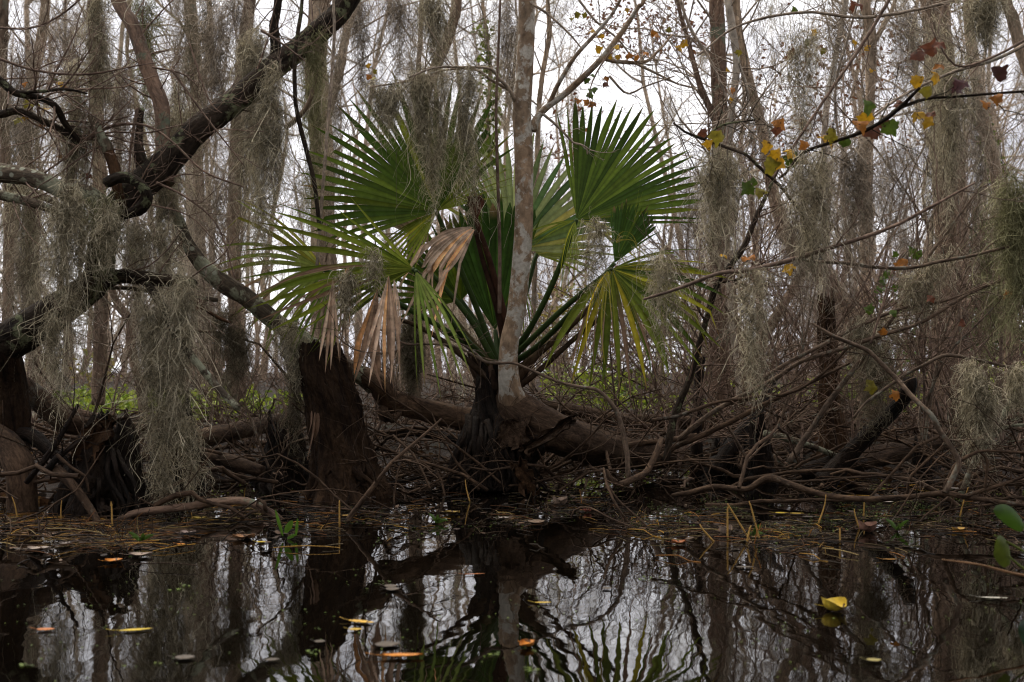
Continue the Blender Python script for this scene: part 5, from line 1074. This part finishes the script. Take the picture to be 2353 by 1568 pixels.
beard('thin moss veil at the upper left below the top tail', 150, 130, 260, 150, 4.4, 130, 900, 14)
beard('long moss column hanging from the horizontal limb to the floating straw', 325, 640, 425, 640, 4.05, 560, 5200, 11, taper=.8)
beard('right side of the moss column, hanging from the end of the horizontal limb', 395, 610, 440, 640, 4.0, 330, 1500, 9, taper=.6)
beard('moss draped over the middle of the column top', 290, 520, 420, 520, 4.25, 180, 1300, 14)
beard('thin moss tail beside the jagged stump, right of the long column', 425, 960, 445, 965, 4.1, 170, 620, 6, taper=.7)
beard('moss sheet on the left part of the diagonal limb', 340, 420, 400, 350, 4.75, 190, 1700, 12)
beard('moss sheet hanging beside the reddish upright limb', 345, 235, 480, 240, 4.8, 120, 1100, 14, taper=.2)
beard('broad moss beard hanging high before the middle of the diagonal limb', 470, -20, 560, -10, 5.0, 330, 3000, 16, tone='brown', taper=.3)
beard('moss veil on the diagonal limb, left of the upright stem', 555, 60, 625, 100, 4.75, 260, 2600, 14, taper=.35)
beard('great moss curtain hanging from the diagonal limb down to the palm', 588, 180, 650, 140, 4.6, 400, 3900, 10, taper=.25)
beard('thin moss hanging from the limb near the top edge', 690, 100, 760, 40, 4.8, 120, 700, 10, tone='green')
beard('dark green moss beard on the stout trunk left of the fan', 690, 120, 745, 120, 5.9, 450, 2600, 12, tone='green', taper=.2)
beard('moss strip hanging just left of the fan tips', 752, 60, 785, 60, 5.6, 440, 1300, 8, tone='brown', taper=.4)
beard('high moss beard hanging above the left fan, leftmost', 815, -30, 850, -30, 5.4, 260, 1300, 10, tone='brown', taper=.4)
beard('high moss veil above the left fan, the widest one', 870, -20, 960, -20, 5.4, 180, 1400, 12, tone='brown')
beard('high moss tail above the fan next to the slanting trunk', 975, -20, 1035, -20, 5.1, 190, 2000, 12)
beard('long moss beard lying over the middle of the big left fan', 955, 165, 1035, 165, 4.65, 320, 2800, 7, taper=.55)
beard('slimmer moss beard over the right side of the big left fan', 1072, 160, 1088, 165, 4.65, 320, 1700, 6, taper=-1.2)
beard('moss tangle on the thin branches left above the fan', 850, 190, 930, 185, 4.65, 110, 1300, 12)
beard('brown moss hanging above the palm beside the pale trunk', 1150, -20, 1190, -20, 5.5, 300, 1500, 12, tone='brown')
beard('dark moss clump hanging under the farther left frond', 490, 690, 580, 730, 4.85, 180, 1700, 9, tone='dark', taper=.4)
beard('small pale moss tuft under the left frond hub', 765, 610, 822, 625, 4.35, 110, 700, 9, tone='grey')
beard('tiny pale moss tuft on the left fan', 845, 560, 870, 560, 4.35, 90, 320, 5)
beard('dark moss behind the drooping bright fingers', 918, 720, 965, 730, 5.0, 170, 2400, 10, tone='dark', taper=.2)
beard('pale moss on the lichened fallen trunk', 640, 720, 720, 780, 4.6, 110, 1500, 16)
beard('thin moss hanging down the side of the lichened trunk', 665, 800, 690, 810, 4.7, 190, 800, 8, tone='dark')
beard('fluffy moss tuft at the right palm hub', 1345, 495, 1385, 500, 4.3, 150, 600, 8)
beard('moss veil falling over the drooping right fan', 1480, 560, 1590, 600, 3.9, 220, 800, 18, tone='grey')
beard('broad moss beard hanging round the reddish trunk', 1630, 320, 1690, 330, 5.9, 420, 3200, 12, tone='brown', taper=.1)
beard('moss skirt below the dark crooked bough', 1600, 330, 1700, 360, 3.6, 250, 1300, 13, taper=.3)
beard('blurred near moss hanging from the yellow maple branch, left part', 1830, 350, 1900, 340, 3.25, 280, 1100, 16, taper=.2)
beard('blurred near moss hanging from the yellow maple branch, right part', 1920, 320, 2010, 300, 3.4, 300, 1400, 16, tone='brown', taper=.2)
beard('thin near moss swaying below the branch that rises from the palm', 1690, 600, 1760, 620, 3.3, 270, 800, 14, taper=.5)
beard('moss wisps in the middle of the right half', 1790, 470, 1900, 500, 4.6, 250, 1300, 18, tone='brown')
beard('moss wisps left of the flared trunk', 2020, 330, 2110, 330, 5.6, 330, 1700, 16, tone='brown')
beard('moss beard hanging before the flared trunk, upper one', 2150, 130, 2215, 140, 4.3, 330, 1700, 11, tone='grey')
beard('pale moss cloud at the top right', 2220, -20, 2300, -20, 3.4, 110, 1100, 14)
beard('moss beard in front of the flared trunk, middle height', 2080, 620, 2180, 560, 4.3, 130, 1300, 16)
beard('grey moss tuft on the pole before the rotten stump', 1960, 730, 2060, 700, 4.4, 130, 1100, 14)
beard('grey moss cluster hanging at the right edge', 2300, 400, 2360, 390, 3.6, 370, 2000, 12, tone='green', taper=.3)
beard('small moss beard right of the vine-clad trunk', 2284, 410, 2322, 405, 4.4, 160, 900, 8)
beard('ragged grey moss hanging above the grey log at the right', 2222, 840, 2290, 880, 3.8, 170, 1600, 10, taper=.5)
beard('left thin point of the ragged moss above the grey log', 2225, 815, 2240, 820, 3.85, 200, 800, 6)
beard('moss drape beside the right edge above the grey bough', 2310, 830, 2370, 835, 3.9, 90, 600, 12)
beard('moss on the crossing branches right of the rotten stump', 1960, 810, 2050, 790, 4.8, 180, 1500, 16, tone='dark')
beard('moss wisps above the right drooping fan', 1560, 400, 1620, 420, 5.2, 300, 900, 16, tone='brown')
beard('moss wisp hanging far left beside the lower branch', 20, 500, 90, 505, 4.8, 320, 1500, 14, tone='brown')
beard('moss over the upper left corner twigs', 10, 60, 90, 70, 5.0, 330, 1300, 16, tone='brown')
beard('moss wisps behind the dark hooked branch', 290, 500, 340, 480, 5.0, 260, 1800, 14, tone='brown')
beard('tall moss beard behind the reddish upright limb', 420, -20, 500, -20, 5.9, 420, 2600, 14, tone='dark')
beard('moss beard at the top beside the reddish limb, left of it', 320, -20, 350, -20, 5.2, 320, 1800, 12, tone='green')
beard('moss beard hanging between diagonal limb and lichened trunk', 440, 360, 530, 330, 5.6, 420, 2200, 16, tone='brown')

beard('long mossy rope far behind the reddish upright limb', 385, -30, 415, -30, 6.4, 520, 2000, 14, tone='brown')
beard('pair of long moss ropes beyond the diagonal limb, centre left', 520, 200, 600, 200, 6.4, 520, 2600, 14, tone='dark')
beard('mossy veil between the forked branches and the top left tail', 110, -20, 190, -20, 5.4, 420, 2300, 14, tone='brown')
beard('moss veil behind the upper left yellow leaves', 20, 220, 110, 230, 5.6, 300, 1500, 16, tone='dark')
beard('moss rope falling past the upper end of the reddish limb', 262, 150, 300, 160, 4.9, 330, 1600, 10, tone='brown')
beard('moss hanging behind the long column, farther away', 430, 560, 520, 560, 6.2, 330, 1900, 16, tone='brown')
beard('long moss rope on the slanting trunk', 930, 60, 960, 60, 6.2, 330, 1300, 9, tone='brown')
beard('moss veil across the top right behind the leafy twigs', 2040, -20, 2140, -20, 5.4, 300, 1800, 18, tone='brown')
beard('high moss wisps above the yellow maple branch', 1880, -20, 1960, -20, 5.6, 300, 1100, 16, tone='brown')
beard('moss wisps low at the right before the green shrub', 2240, 560, 2320, 560, 5.0, 260, 1300, 16, tone='green')

# more dry strips beneath the left fans, and frayed yellow fingers at the right

beard('fine moss veil hanging from the reddish upright limb, long and thin', 375, 150, 420, 170, 4.9, 420, 1500, 12)
beard('long fine moss veil between the reddish limb and the stout trunk', 560, 230, 610, 200, 5.2, 430, 1700, 12)
beard('thin moss veil far left under the lichened branch', 30, 400, 110, 415, 4.7, 430, 1700, 13)
beard('long thin moss veil in the upper right before the flared trunk', 2120, 60, 2190, 60, 4.9, 520, 2000, 12)
beard('fine moss veil hanging from the slim grey bough, upper right', 1800, 40, 1880, 30, 5.0, 300, 1300, 12)
beard('fine long moss veil at the right between flared and vine-clad trunks', 2215, 120, 2270, 120, 5.0, 480, 1700, 12, tone='brown')
# ================================================================ floating things
def scatter(n, xr, yr):
    """uneven patches instead of an even band"""
    x = RNG.uniform(*xr, n * 4); ym, yh = (yr[0] + yr[1]) / 2, (yr[1] - yr[0]) / 2
    y = ym + yh * .62 * RNG.normal(0, .75, n * 4)
    y = y + 16 * np.sin(x / 130.) + 13 * np.sin(x / 47. + 1) + 8 * np.sin(x / 19.)
    f = np.sin(x / 61. + y / 17.) + np.sin(x / 23. - y / 9. + 2) + .8 * np.sin(x / 111. - y / 21. + 1) + RNG.normal(0, .8, n * 4)
    if xr[1] - xr[0] < 60: f[:] = 1; y = RNG.uniform(*yr, n * 4)
    k = np.where((f > .1) & (y > 1040))[0][:n]
    return x[k], np.maximum(y[k], yr[0] - 25)
def straw(g, n, xr, yr, L=(.05, .25), cols=None, up=.12, dens=None):
    x, y = scatter(n, xr, yr)
    n = len(x); X = []
    for a, b in zip(x, y): X.append(PW(a, b))
    X = np.array(X); X[:, 2] = RNG.uniform(.001, .008, n)
    a = RNG.normal(0, .9, n) + (RNG.uniform(0, 1, n) < .3) * 1.2; L_ = RNG.uniform(*L, n) * RNG.uniform(.5, 1, n)
    t = np.linspace(0, 1, 5); el = np.where(RNG.uniform(0, 1, n) < up, RNG.uniform(.3, 1.4, n), RNG.normal(0, .03, n))
    L_ = np.where(el > .2, L_ * .55, L_)
    d = np.stack([np.cos(a) * np.cos(el), np.sin(a) * np.cos(el), np.abs(np.sin(el))], -1)
    Pp = X[:, None] + d[:, None] * (t[None, :, None] * L_[:, None, None]); Pp[:, :, 2] += (np.sin(t * 3.1)[None] * L_[:, None]) * .03
    kink = RNG.uniform(0, 1, n) < .25; Pp[kink, 3:, 2] -= .02; Pp[:, :, 2] = np.maximum(Pp[:, :, 2], .001)
    c = np.array(cols)[RNG.integers(0, len(cols), n)] * RNG.uniform(.2, 1.0, (n, 1)) ** 1.3
    g.tubes(Pp, np.repeat(RNG.uniform(.0006, .0017, n)[:, None], 5, 1), 4, np.array([1, 1, 1]))
    g.K[-1] = np.repeat(c, 20, 0)
SC = [(.46, .25, .045), (.30, .13, .03), (.15, .06, .02), (.07, .045, .03), (.05, .04, .03), (.30, .22, .09), (.06, .05, .04), (.12, .09, .05)]
DC = [(.05, .035, .025), (.09, .06, .04), (.03, .024, .02), (.14, .09, .05)]
g = Geo()
straw(g, 760, (-60, 330), (1165, 1265), cols=SC[:3] + SC[5:6] + DC, up=.08)
straw(g, 400, (250, 760), (1165, 1260), cols=SC + DC, up=.06)
straw(g, 380, (640, 1400), (1130, 1215), cols=SC + DC * 2, up=.07, L=(.04, .18))
straw(g, 480, (1350, 1900), (1165, 1265), cols=SC + DC, up=.10, L=(.05, .2))
straw(g, 300, (1850, 2420), (1150, 1260), cols=SC[1:] + DC * 2, up=.06, L=(.04, .2))
straw(g, 200, (850, 1560), (1048, 1130), cols=DC + SC[2:5], up=.05, L=(.05, .3))
straw(g, 380, (1900, 2420), (1060, 1150), cols=DC + SC, up=.05, L=(.05, .3))
tag(g.obj('floating_straw', M['straw']), 'mat of yellow and brown reed straw floating across the water', 'straw', None, 'stuff')
# dark litter patches + duckweed
def flat_bits(g, n, xr, yr, size, cols, rows=4, tilt=.15):
    x_, y_ = scatter(n, xr, yr); n = len(x_)
    if n == 0: return
    X = np.array([PW(a, b) for a, b in zip(x_, y_)]); X[:, 2] = .002
    a = RNG.uniform(0, 6.28, n); s = RNG.uniform(*size, n); t = np.linspace(0, 1, rows)
    d = np.stack([np.cos(a), np.sin(a), np.abs(RNG.normal(0, tilt, n))], -1)
    Pp = X[:, None] + d[:, None] * (t[None, :, None] * s[:, None, None])
    side = np.stack([-np.sin(a), np.cos(a), RNG.normal(0, tilt, n)], -1); W = s[:, None] * np.interp(t, [0, .35, .75, 1], [.06, .34, .26, .03])[None]
    V = np.stack([Pp - side[:, None] * W[..., None], Pp + side[:, None] * W[..., None]], 2); V[..., 2] = np.maximum(V[..., 2], .0012)
    i = np.arange(rows - 1) * 2; q = np.stack([i, i + 1, i + 3, i + 2], -1); Q = (q[None] + (np.arange(n) * rows * 2)[:, None, None]).reshape(-1, 4)
    c = np.array(cols)[RNG.integers(0, len(cols), n)] * RNG.uniform(.3, 1.0, (n, 1)); g.raw(V.reshape(-1, 3), Q, np.repeat(c, rows * 2, 0))
g = Geo()
LC = [(.04, .025, .018), (.08, .045, .025), (.13, .07, .035), (.03, .02, .016), (.06, .04, .03)]
flat_bits(g, 230, (-60, 700), (1170, 1265), (.012, .045), LC); flat_bits(g, 150, (680, 1400), (1130, 1215), (.01, .04), LC); flat_bits(g, 150, (1340, 2420), (1165, 1262), (.01, .04), LC)
flat_bits(g, 160, (850, 1600), (1045, 1130), (.012, .05), LC); flat_bits(g, 90, (1880, 2420), (1060, 1150), (.012, .05), LC)
tag(g.obj('floating_litter', M['float']), 'dark sodden leaf bits floating among the straw', 'leaf litter', None, 'stuff')
g = Geo()
DW = [(.16, .24, .04), (.22, .30, .06), (.12, .18, .04)]
flat_bits(g, 2600, (1450, 2420), (1130, 1225), (.004, .011), DW, tilt=.02); flat_bits(g, 900, (300, 1500), (1130, 1230), (.004, .01), DW, tilt=.02); flat_bits(g, 420, (-20, 2400), (1260, 1568), (.003, .008), DW, tilt=.02)
for (x, y) in [(1480, 1330), (1135, 1505), (880, 1340), (60, 1530), (1220, 1540), (720, 1500), (430, 1345), (405, 1355)]: flat_bits(g, 9, (x - 14, x + 14), (y - 4, y + 4), (.005, .012), DW, tilt=.02)
tag(g.obj('duckweed', M['green']), 'tiny green duckweed specks on the black water', 'duckweed', None, 'stuff')

def fleaf(label, x, y, L, w, ang, col, curl=.05, stem=True, group='single leaves afloat on the water', lift=0.004, name='floating_leaf'):
    """leaf afloat; L,w in photo units of width at its spot; ang in degrees on the water"""
    c = PW(x, y); k = c[1] / F; L = L * k; w = w * k * .6; a = math.radians(ang); u = np.array([math.cos(a), math.sin(a), 0]); v = np.array([-u[1], u[0], 0])
    nx, ny = 13, 7; t = np.linspace(0, 1, nx); s = np.linspace(-1, 1, ny)
    hw = w * .5 * np.sin(np.pi * t ** .85) ** .7 * (1 + .06 * np.sin(t * 21)); hw[0] = hw[-1] = .0004
    ph = RNG.uniform(0, 6)
    Z = lift + curl * w * ((s[None] ** 2) * .45 + .25 * (2 * t[:, None] - 1) ** 2 + .05 * np.sin(t[:, None] * 9 + s[None] * 3 + ph))
    V = c + u * ((t[:, None, None] - .5) * L) + v * (hw[:, None] * s[None])[..., None]; V[..., 2] = Z
    B_ = V.copy(); B_[..., 2] -= .0008
    n = nx * ny; i = (np.arange(nx - 1)[:, None] * ny + np.arange(ny - 1)[None]).ravel(); q = np.stack([i, i + ny, i + ny + 1, i + 1], -1)
    g = Geo(); vein = np.ones((nx, ny, 3)) * np.array(col); vein[:, ny // 2] *= 1.25; vein[:, 0] *= .7; vein[:, -1] *= .7
    g.raw(np.vstack([V.reshape(-1, 3), B_.reshape(-1, 3)]), np.vstack([q, q[:, ::-1] + n]), np.vstack([vein.reshape(-1, 3)] * 2))
    if stem: g.limb(np.array([V[0, ny // 2], V[0, ny // 2] - u * L * .2 + [0, 0, .002], V[0, ny // 2] - u * L * .4 + v * L * .08 + [0, 0, .004]]), [.0009, .0007, .0005], step=.01, sides=5, col=np.array(col) * .8)
    return tag(g.obj(name, M['float']), label, 'leaf', group)
YE, OR, GY, TN, RD = (.50, .36, .035), (.52, .19, .02), (.085, .07, .055), (.19, .13, .085), (.32, .10, .04)
for a in [('bright yellow leaf with a curled stem afloat at the lower right', 1918, 1405, 52, 150, 8, YE, .42), ('round orange leaf afloat in the dark reflection, bottom centre', 1212, 1488, 30, 90, -30, OR, .3),
          ('long narrow orange leaf afloat near the bottom, left of centre', 925, 1512, 95, 40, 3, OR, .3), ('broad grey leaf afloat just above the long orange leaf', 890, 1485, 58, 80, 10, GY), ('grey oval leaf afloat above the broad grey leaf', 902, 1357, 32, 60, 5, GY),
          ('second grey oval leaf touching the grey oval leaf', 898, 1350, 32, 50, -8, GY), ('narrow yellow leaf afloat at lower left', 312, 1451, 72, 30, 16, YE), ('narrow yellow leaf afloat beside the big stump reflection', 830, 1432, 66, 36, -20, (.5, .3, .05)),
          ('short amber leaf below the narrow yellow leaf by the stump reflection', 817, 1450, 30, 30, 5, (.45, .3, .05)), ('orange-red leaf afloat at far left', 105, 1450, 40, 36, 5, (.40, .14, .04)),
          ('pale pink leaf lying where the straw meets open water, left', 323, 1280, 54, 60, 8, (.28, .21, .16), .3), ('orange leaf stuck to the black stick at the left', 262, 1294, 40, 60, 10, OR, .3), ('whitish leaf near the left water edge', 150, 1256, 28, 50, 5, (.24, .20, .17), .4),
          ('long pale leaf at the left edge of the straw', 90, 1268, 52, 60, 5, (.38, .31, .25), .4), ('grey leaf afloat, lower left, under the moss reflection', 425, 1515, 46, 60, 4, GY), 
          ('oval grey leaf afloat by the dark stump reflection', 735, 1478, 26, 36, 0, GY), ('grey leaf afloat at bottom centre left', 625, 1520, 34, 34, 10, GY),
          ('tan round leaf in the straw right of the palm', 1232, 1201, 40, 90, 0, TN), ('pale curled leaf standing in the straw right of the palm', 1287, 1164, 36, 60, 20, (.30, .22, .16), .9), ('small white leaf right of the palm foot', 1157, 1196, 26, 50, 5, (.42, .36, .3), .3),
          ('brown curled oak leaf in the straw at the right', 1994, 1225, 44, 70, 10, (.24, .13, .09), .9), ('pale curled leaf among straw stalks, right of centre', 1668, 1230, 32, 60, 30, (.28, .21, .16), .8), ('amber leaf among straw at the right', 2205, 1222, 36, 50, 3, (.45, .27, .06), .4),
          ('rust leaf among straw near the long yellow stalks', 1560, 1252, 34, 50, 0, (.35, .12, .04), .4), ('whitish leaf on the water beyond the straw at the right', 2195, 1124, 30, 40, 0, (.24, .20, .17)), ('second whitish leaf beyond the straw at the right', 2040, 1155, 26, 30, 0, (.4, .35, .3)),
          ('yellow leaf on the water beyond the straw', 1795, 1181, 30, 40, 5, YE), ('yellow leaf beside the whitish one beyond the straw', 1832, 1182, 34, 30, 0, (.5, .33, .05)), ('grey leaf beyond the straw, right of the yellow pair', 1860, 1190, 34, 40, 0, GY),
          ('white leaf at the foot of the big rotten stump', 848, 1148, 32, 36, 10, (.24, .20, .17), .4), ('orange leaf below the big rotten stump', 802, 1190, 36, 40, 0, (.42, .25, .06), .3), ('yellow leaf in the straw below the bent brown branch', 460, 1196, 32, 40, 10, (.42, .30, .06), .4),
          ('small yellow leaf at the straw edge left of centre', 600, 1248, 22, 26, 0, YE), ('yellow leaf at the straw edge beneath the bent branch', 416, 1253, 20, 26, 0, OR), ('pale leaf in the straw under the trailing moss', 432, 1232, 34, 50, 5, (.4, .3, .25), .5), ('brown curled leaf left of the water plant', 560, 1240, 50, 60, 5, (.28, .14, .06), .4),
          ('tan leaf afloat far right in the dark water', 2285, 1377, 60, 24, -6, (.36, .34, .28)), ('slim grey leaf afloat just below the straw at right of centre', 1712, 1306, 44, 26, 0, GY), ('orange sliver afloat right of the yellow leaf, near the straw', 2045, 1288, 34, 14, 0, (.4, .2, .05)), ('ochre leaf afloat low right', 2008, 1521, 34, 40, 0, (.26, .22, .08)),
          ('grey leaf afloat in the bright reflection, right of centre', 1395, 1355, 22, 40, 0, GY), ('orange sliver on the dark reflection by the palm', 1090, 1322, 50, 12, 10, (.3, .1, .03)), ('amber leaf afloat upper centre in the reflection', 1170, 1195, 24, 30, 0, (.4, .22, .08)), ('yellow sliver afloat right of centre', 1248, 1388, 38, 18, 4, (.5, .34, .05)),
          ('ochre leaf afloat in the straw by the palm root', 1040, 1182, 34, 40, 0, (.4, .26, .06), .4), ('pink leaf in the straw, centre right', 1350, 1178, 18, 50, 0, (.45, .15, .10), .5)]:
    fleaf(*a)
# standing reed stalks in the straw, each bent
for k_, (x, y, pts) in enumerate(sorted([(258, 1215, [(0, 0), (-2, -60), (-4, -52)]), (1745, 1240, [(0, 0), (-18, -70), (-24, -88)]), (1722, 1240, [(0, 0), (-46, -75), (-50, -82)]), (1672, 1238, [(0, 0), (0, -70), (2, -74)]), (1716, 1250, [(0, 0), (8, -40), (10, -42)]), (1880, 1205, [(0, 0), (14, -40), (18, -68)]), (1984, 1190, [(0, 0), (2, -30), (1, -42)]), (1975, 1215, [(0, 0), (-10, -30), (-12, -45)]), (1930, 1250, [(0, 0), (0, -34), (0, -35)]), (780, 1210, [(0, 0), (0, -58), (0, -60)]), (1080, 1155, [(0, 0), (-8, -30), (-11, -52)]), (40, 1190, [(0, 0), (-6, -30), (-14, -52)]), (140, 1195, [(0, 0), (0, -24), (2, -46)]), (1640, 1245, [(0, 0), (-25, -28), (-32, -40)]), (2205, 1190, [(0, 0), (10, -40), (20, -70)])])):
    b_ = PW(x, y); d = b_[1]; g = Geo(); g.limb(np.array([b_ + [p[0] / F * d, 0, -p[1] / F * d] for p in pts]), [.0035, .0028, .0016], step=.01, sides=6, col=(.42, .25, .07))
    tag(g.obj('reed_stalk', M['straw']), 'broken yellow-brown reed stalk poking out of the floating straw, ' + ORD[k_], 'reed', 'broken reed stalks in the straw')

# water plants
def wleaf(g, base, tip, w, col, bend=.0, rows=14):
    b_, t_ = np.array(base), np.array(tip); m_ = (b_ + t_) / 2 + [0, 0, bend]
    X = catmull(np.array([b_, m_, t_]), rows); tt = np.linspace(0, 1, rows); hw = w / 2 * np.sin(np.pi * np.clip(tt * .92 + .08, 0, 1)) ** .6
    tg = nz(np.gradient(X, axis=0)); s = nz(np.cross(tg, np.array([.25, -1, .2]))); n_ = np.cross(s, tg)
    V = np.stack([X - s * hw[:, None] - n_ * hw[:, None] * .35, X - s * hw[:, None] * .5 - n_ * hw[:, None] * .08, X, X + s * hw[:, None] * .5 - n_ * hw[:, None] * .08, X + s * hw[:, None] - n_ * hw[:, None] * .35], 1)
    i = (np.arange(rows - 1)[:, None] * 5 + np.arange(4)[None]).ravel(); g.raw(V.reshape(-1, 3), np.stack([i, i + 1, i + 6, i + 5], -1), col)
wp = empty('water_plant', PW(2380, 1320)); tag(wp, 'green broad-leaved water plant reaching in from the right edge', 'water plant')
for (x0, y0, x1, y1, d, w, c) in [(2353, 1215, 2283, 1172, 2.35, .045, (.04, .085, .008)), (2318, 1300, 2290, 1238, 2.3, .050, (.06, .08, .01)), (2400, 1500, 2340, 1440, 1.95, .05, (.02, .04, .02))]:
    g = Geo(); wleaf(g, P(x0, y0, d), P(x1, y1, d - .03), w, c, .012); g.obj('leaf', M['green'], wp)
g = Geo()
for pts in [[(2400, 1330), (2330, 1318), (2250, 1298), (2165, 1286)], [(2400, 1300), (2340, 1260), (2285, 1230)], [(2400, 1330), (2350, 1305), (2300, 1262)], [(2400, 1250), (2370, 1225), (2353, 1215)]]:
    X = g.limb(path(pts, 2.3), [.0035, .003, .0015], step=.01, sides=7, col=(.12,.15,.02) if pts[-1][0] > 2200 else (.28, .16, .08))
g.obj('stem', M['green'], wp)
wp = empty('water_plant', PW(665, 1240)); tag(wp, 'small bright green water plant at the end of the bent brown branch', 'water plant')
d = PW(665, 1240)[1]
for (x0, y0, x1, y1, w) in [(650, 1232, 632, 1170, .011), (680, 1232, 684, 1190, .010), (655, 1225, 672, 1196, .022), (660, 1238, 680, 1228, .012)]:
    g = Geo(); wleaf(g, P(x0, y0, d), P(x1, y1, d - .02), w, (.09, .19, .02), .0, 9); g.obj('leaf', M['green'], wp)
for (x, y, lab) in [(325, 1250, 'tiny green seedling afloat below the straw at left'), (1005, 1205, 'tiny green seedling afloat, right of the stump reflection'), (1730, 1234, 'tiny green seedling among the straw stalks, right of centre'), (2062, 1222, 'tiny green seedling at the right of the straw mat')]:
    g = Geo(); c = PW(x, y)
    for k in range(6):
        a = RNG.uniform(0, 6.28); wleaf(g, c + [0, 0, .005], c + [math.cos(a) * .045, math.sin(a) * .03, RNG.uniform(.01, .05)], .012, (.07, .13, .02), .006, 7)
    tag(g.obj('seedling', M['green']), lab, 'seedling', 'seedlings afloat on the water')
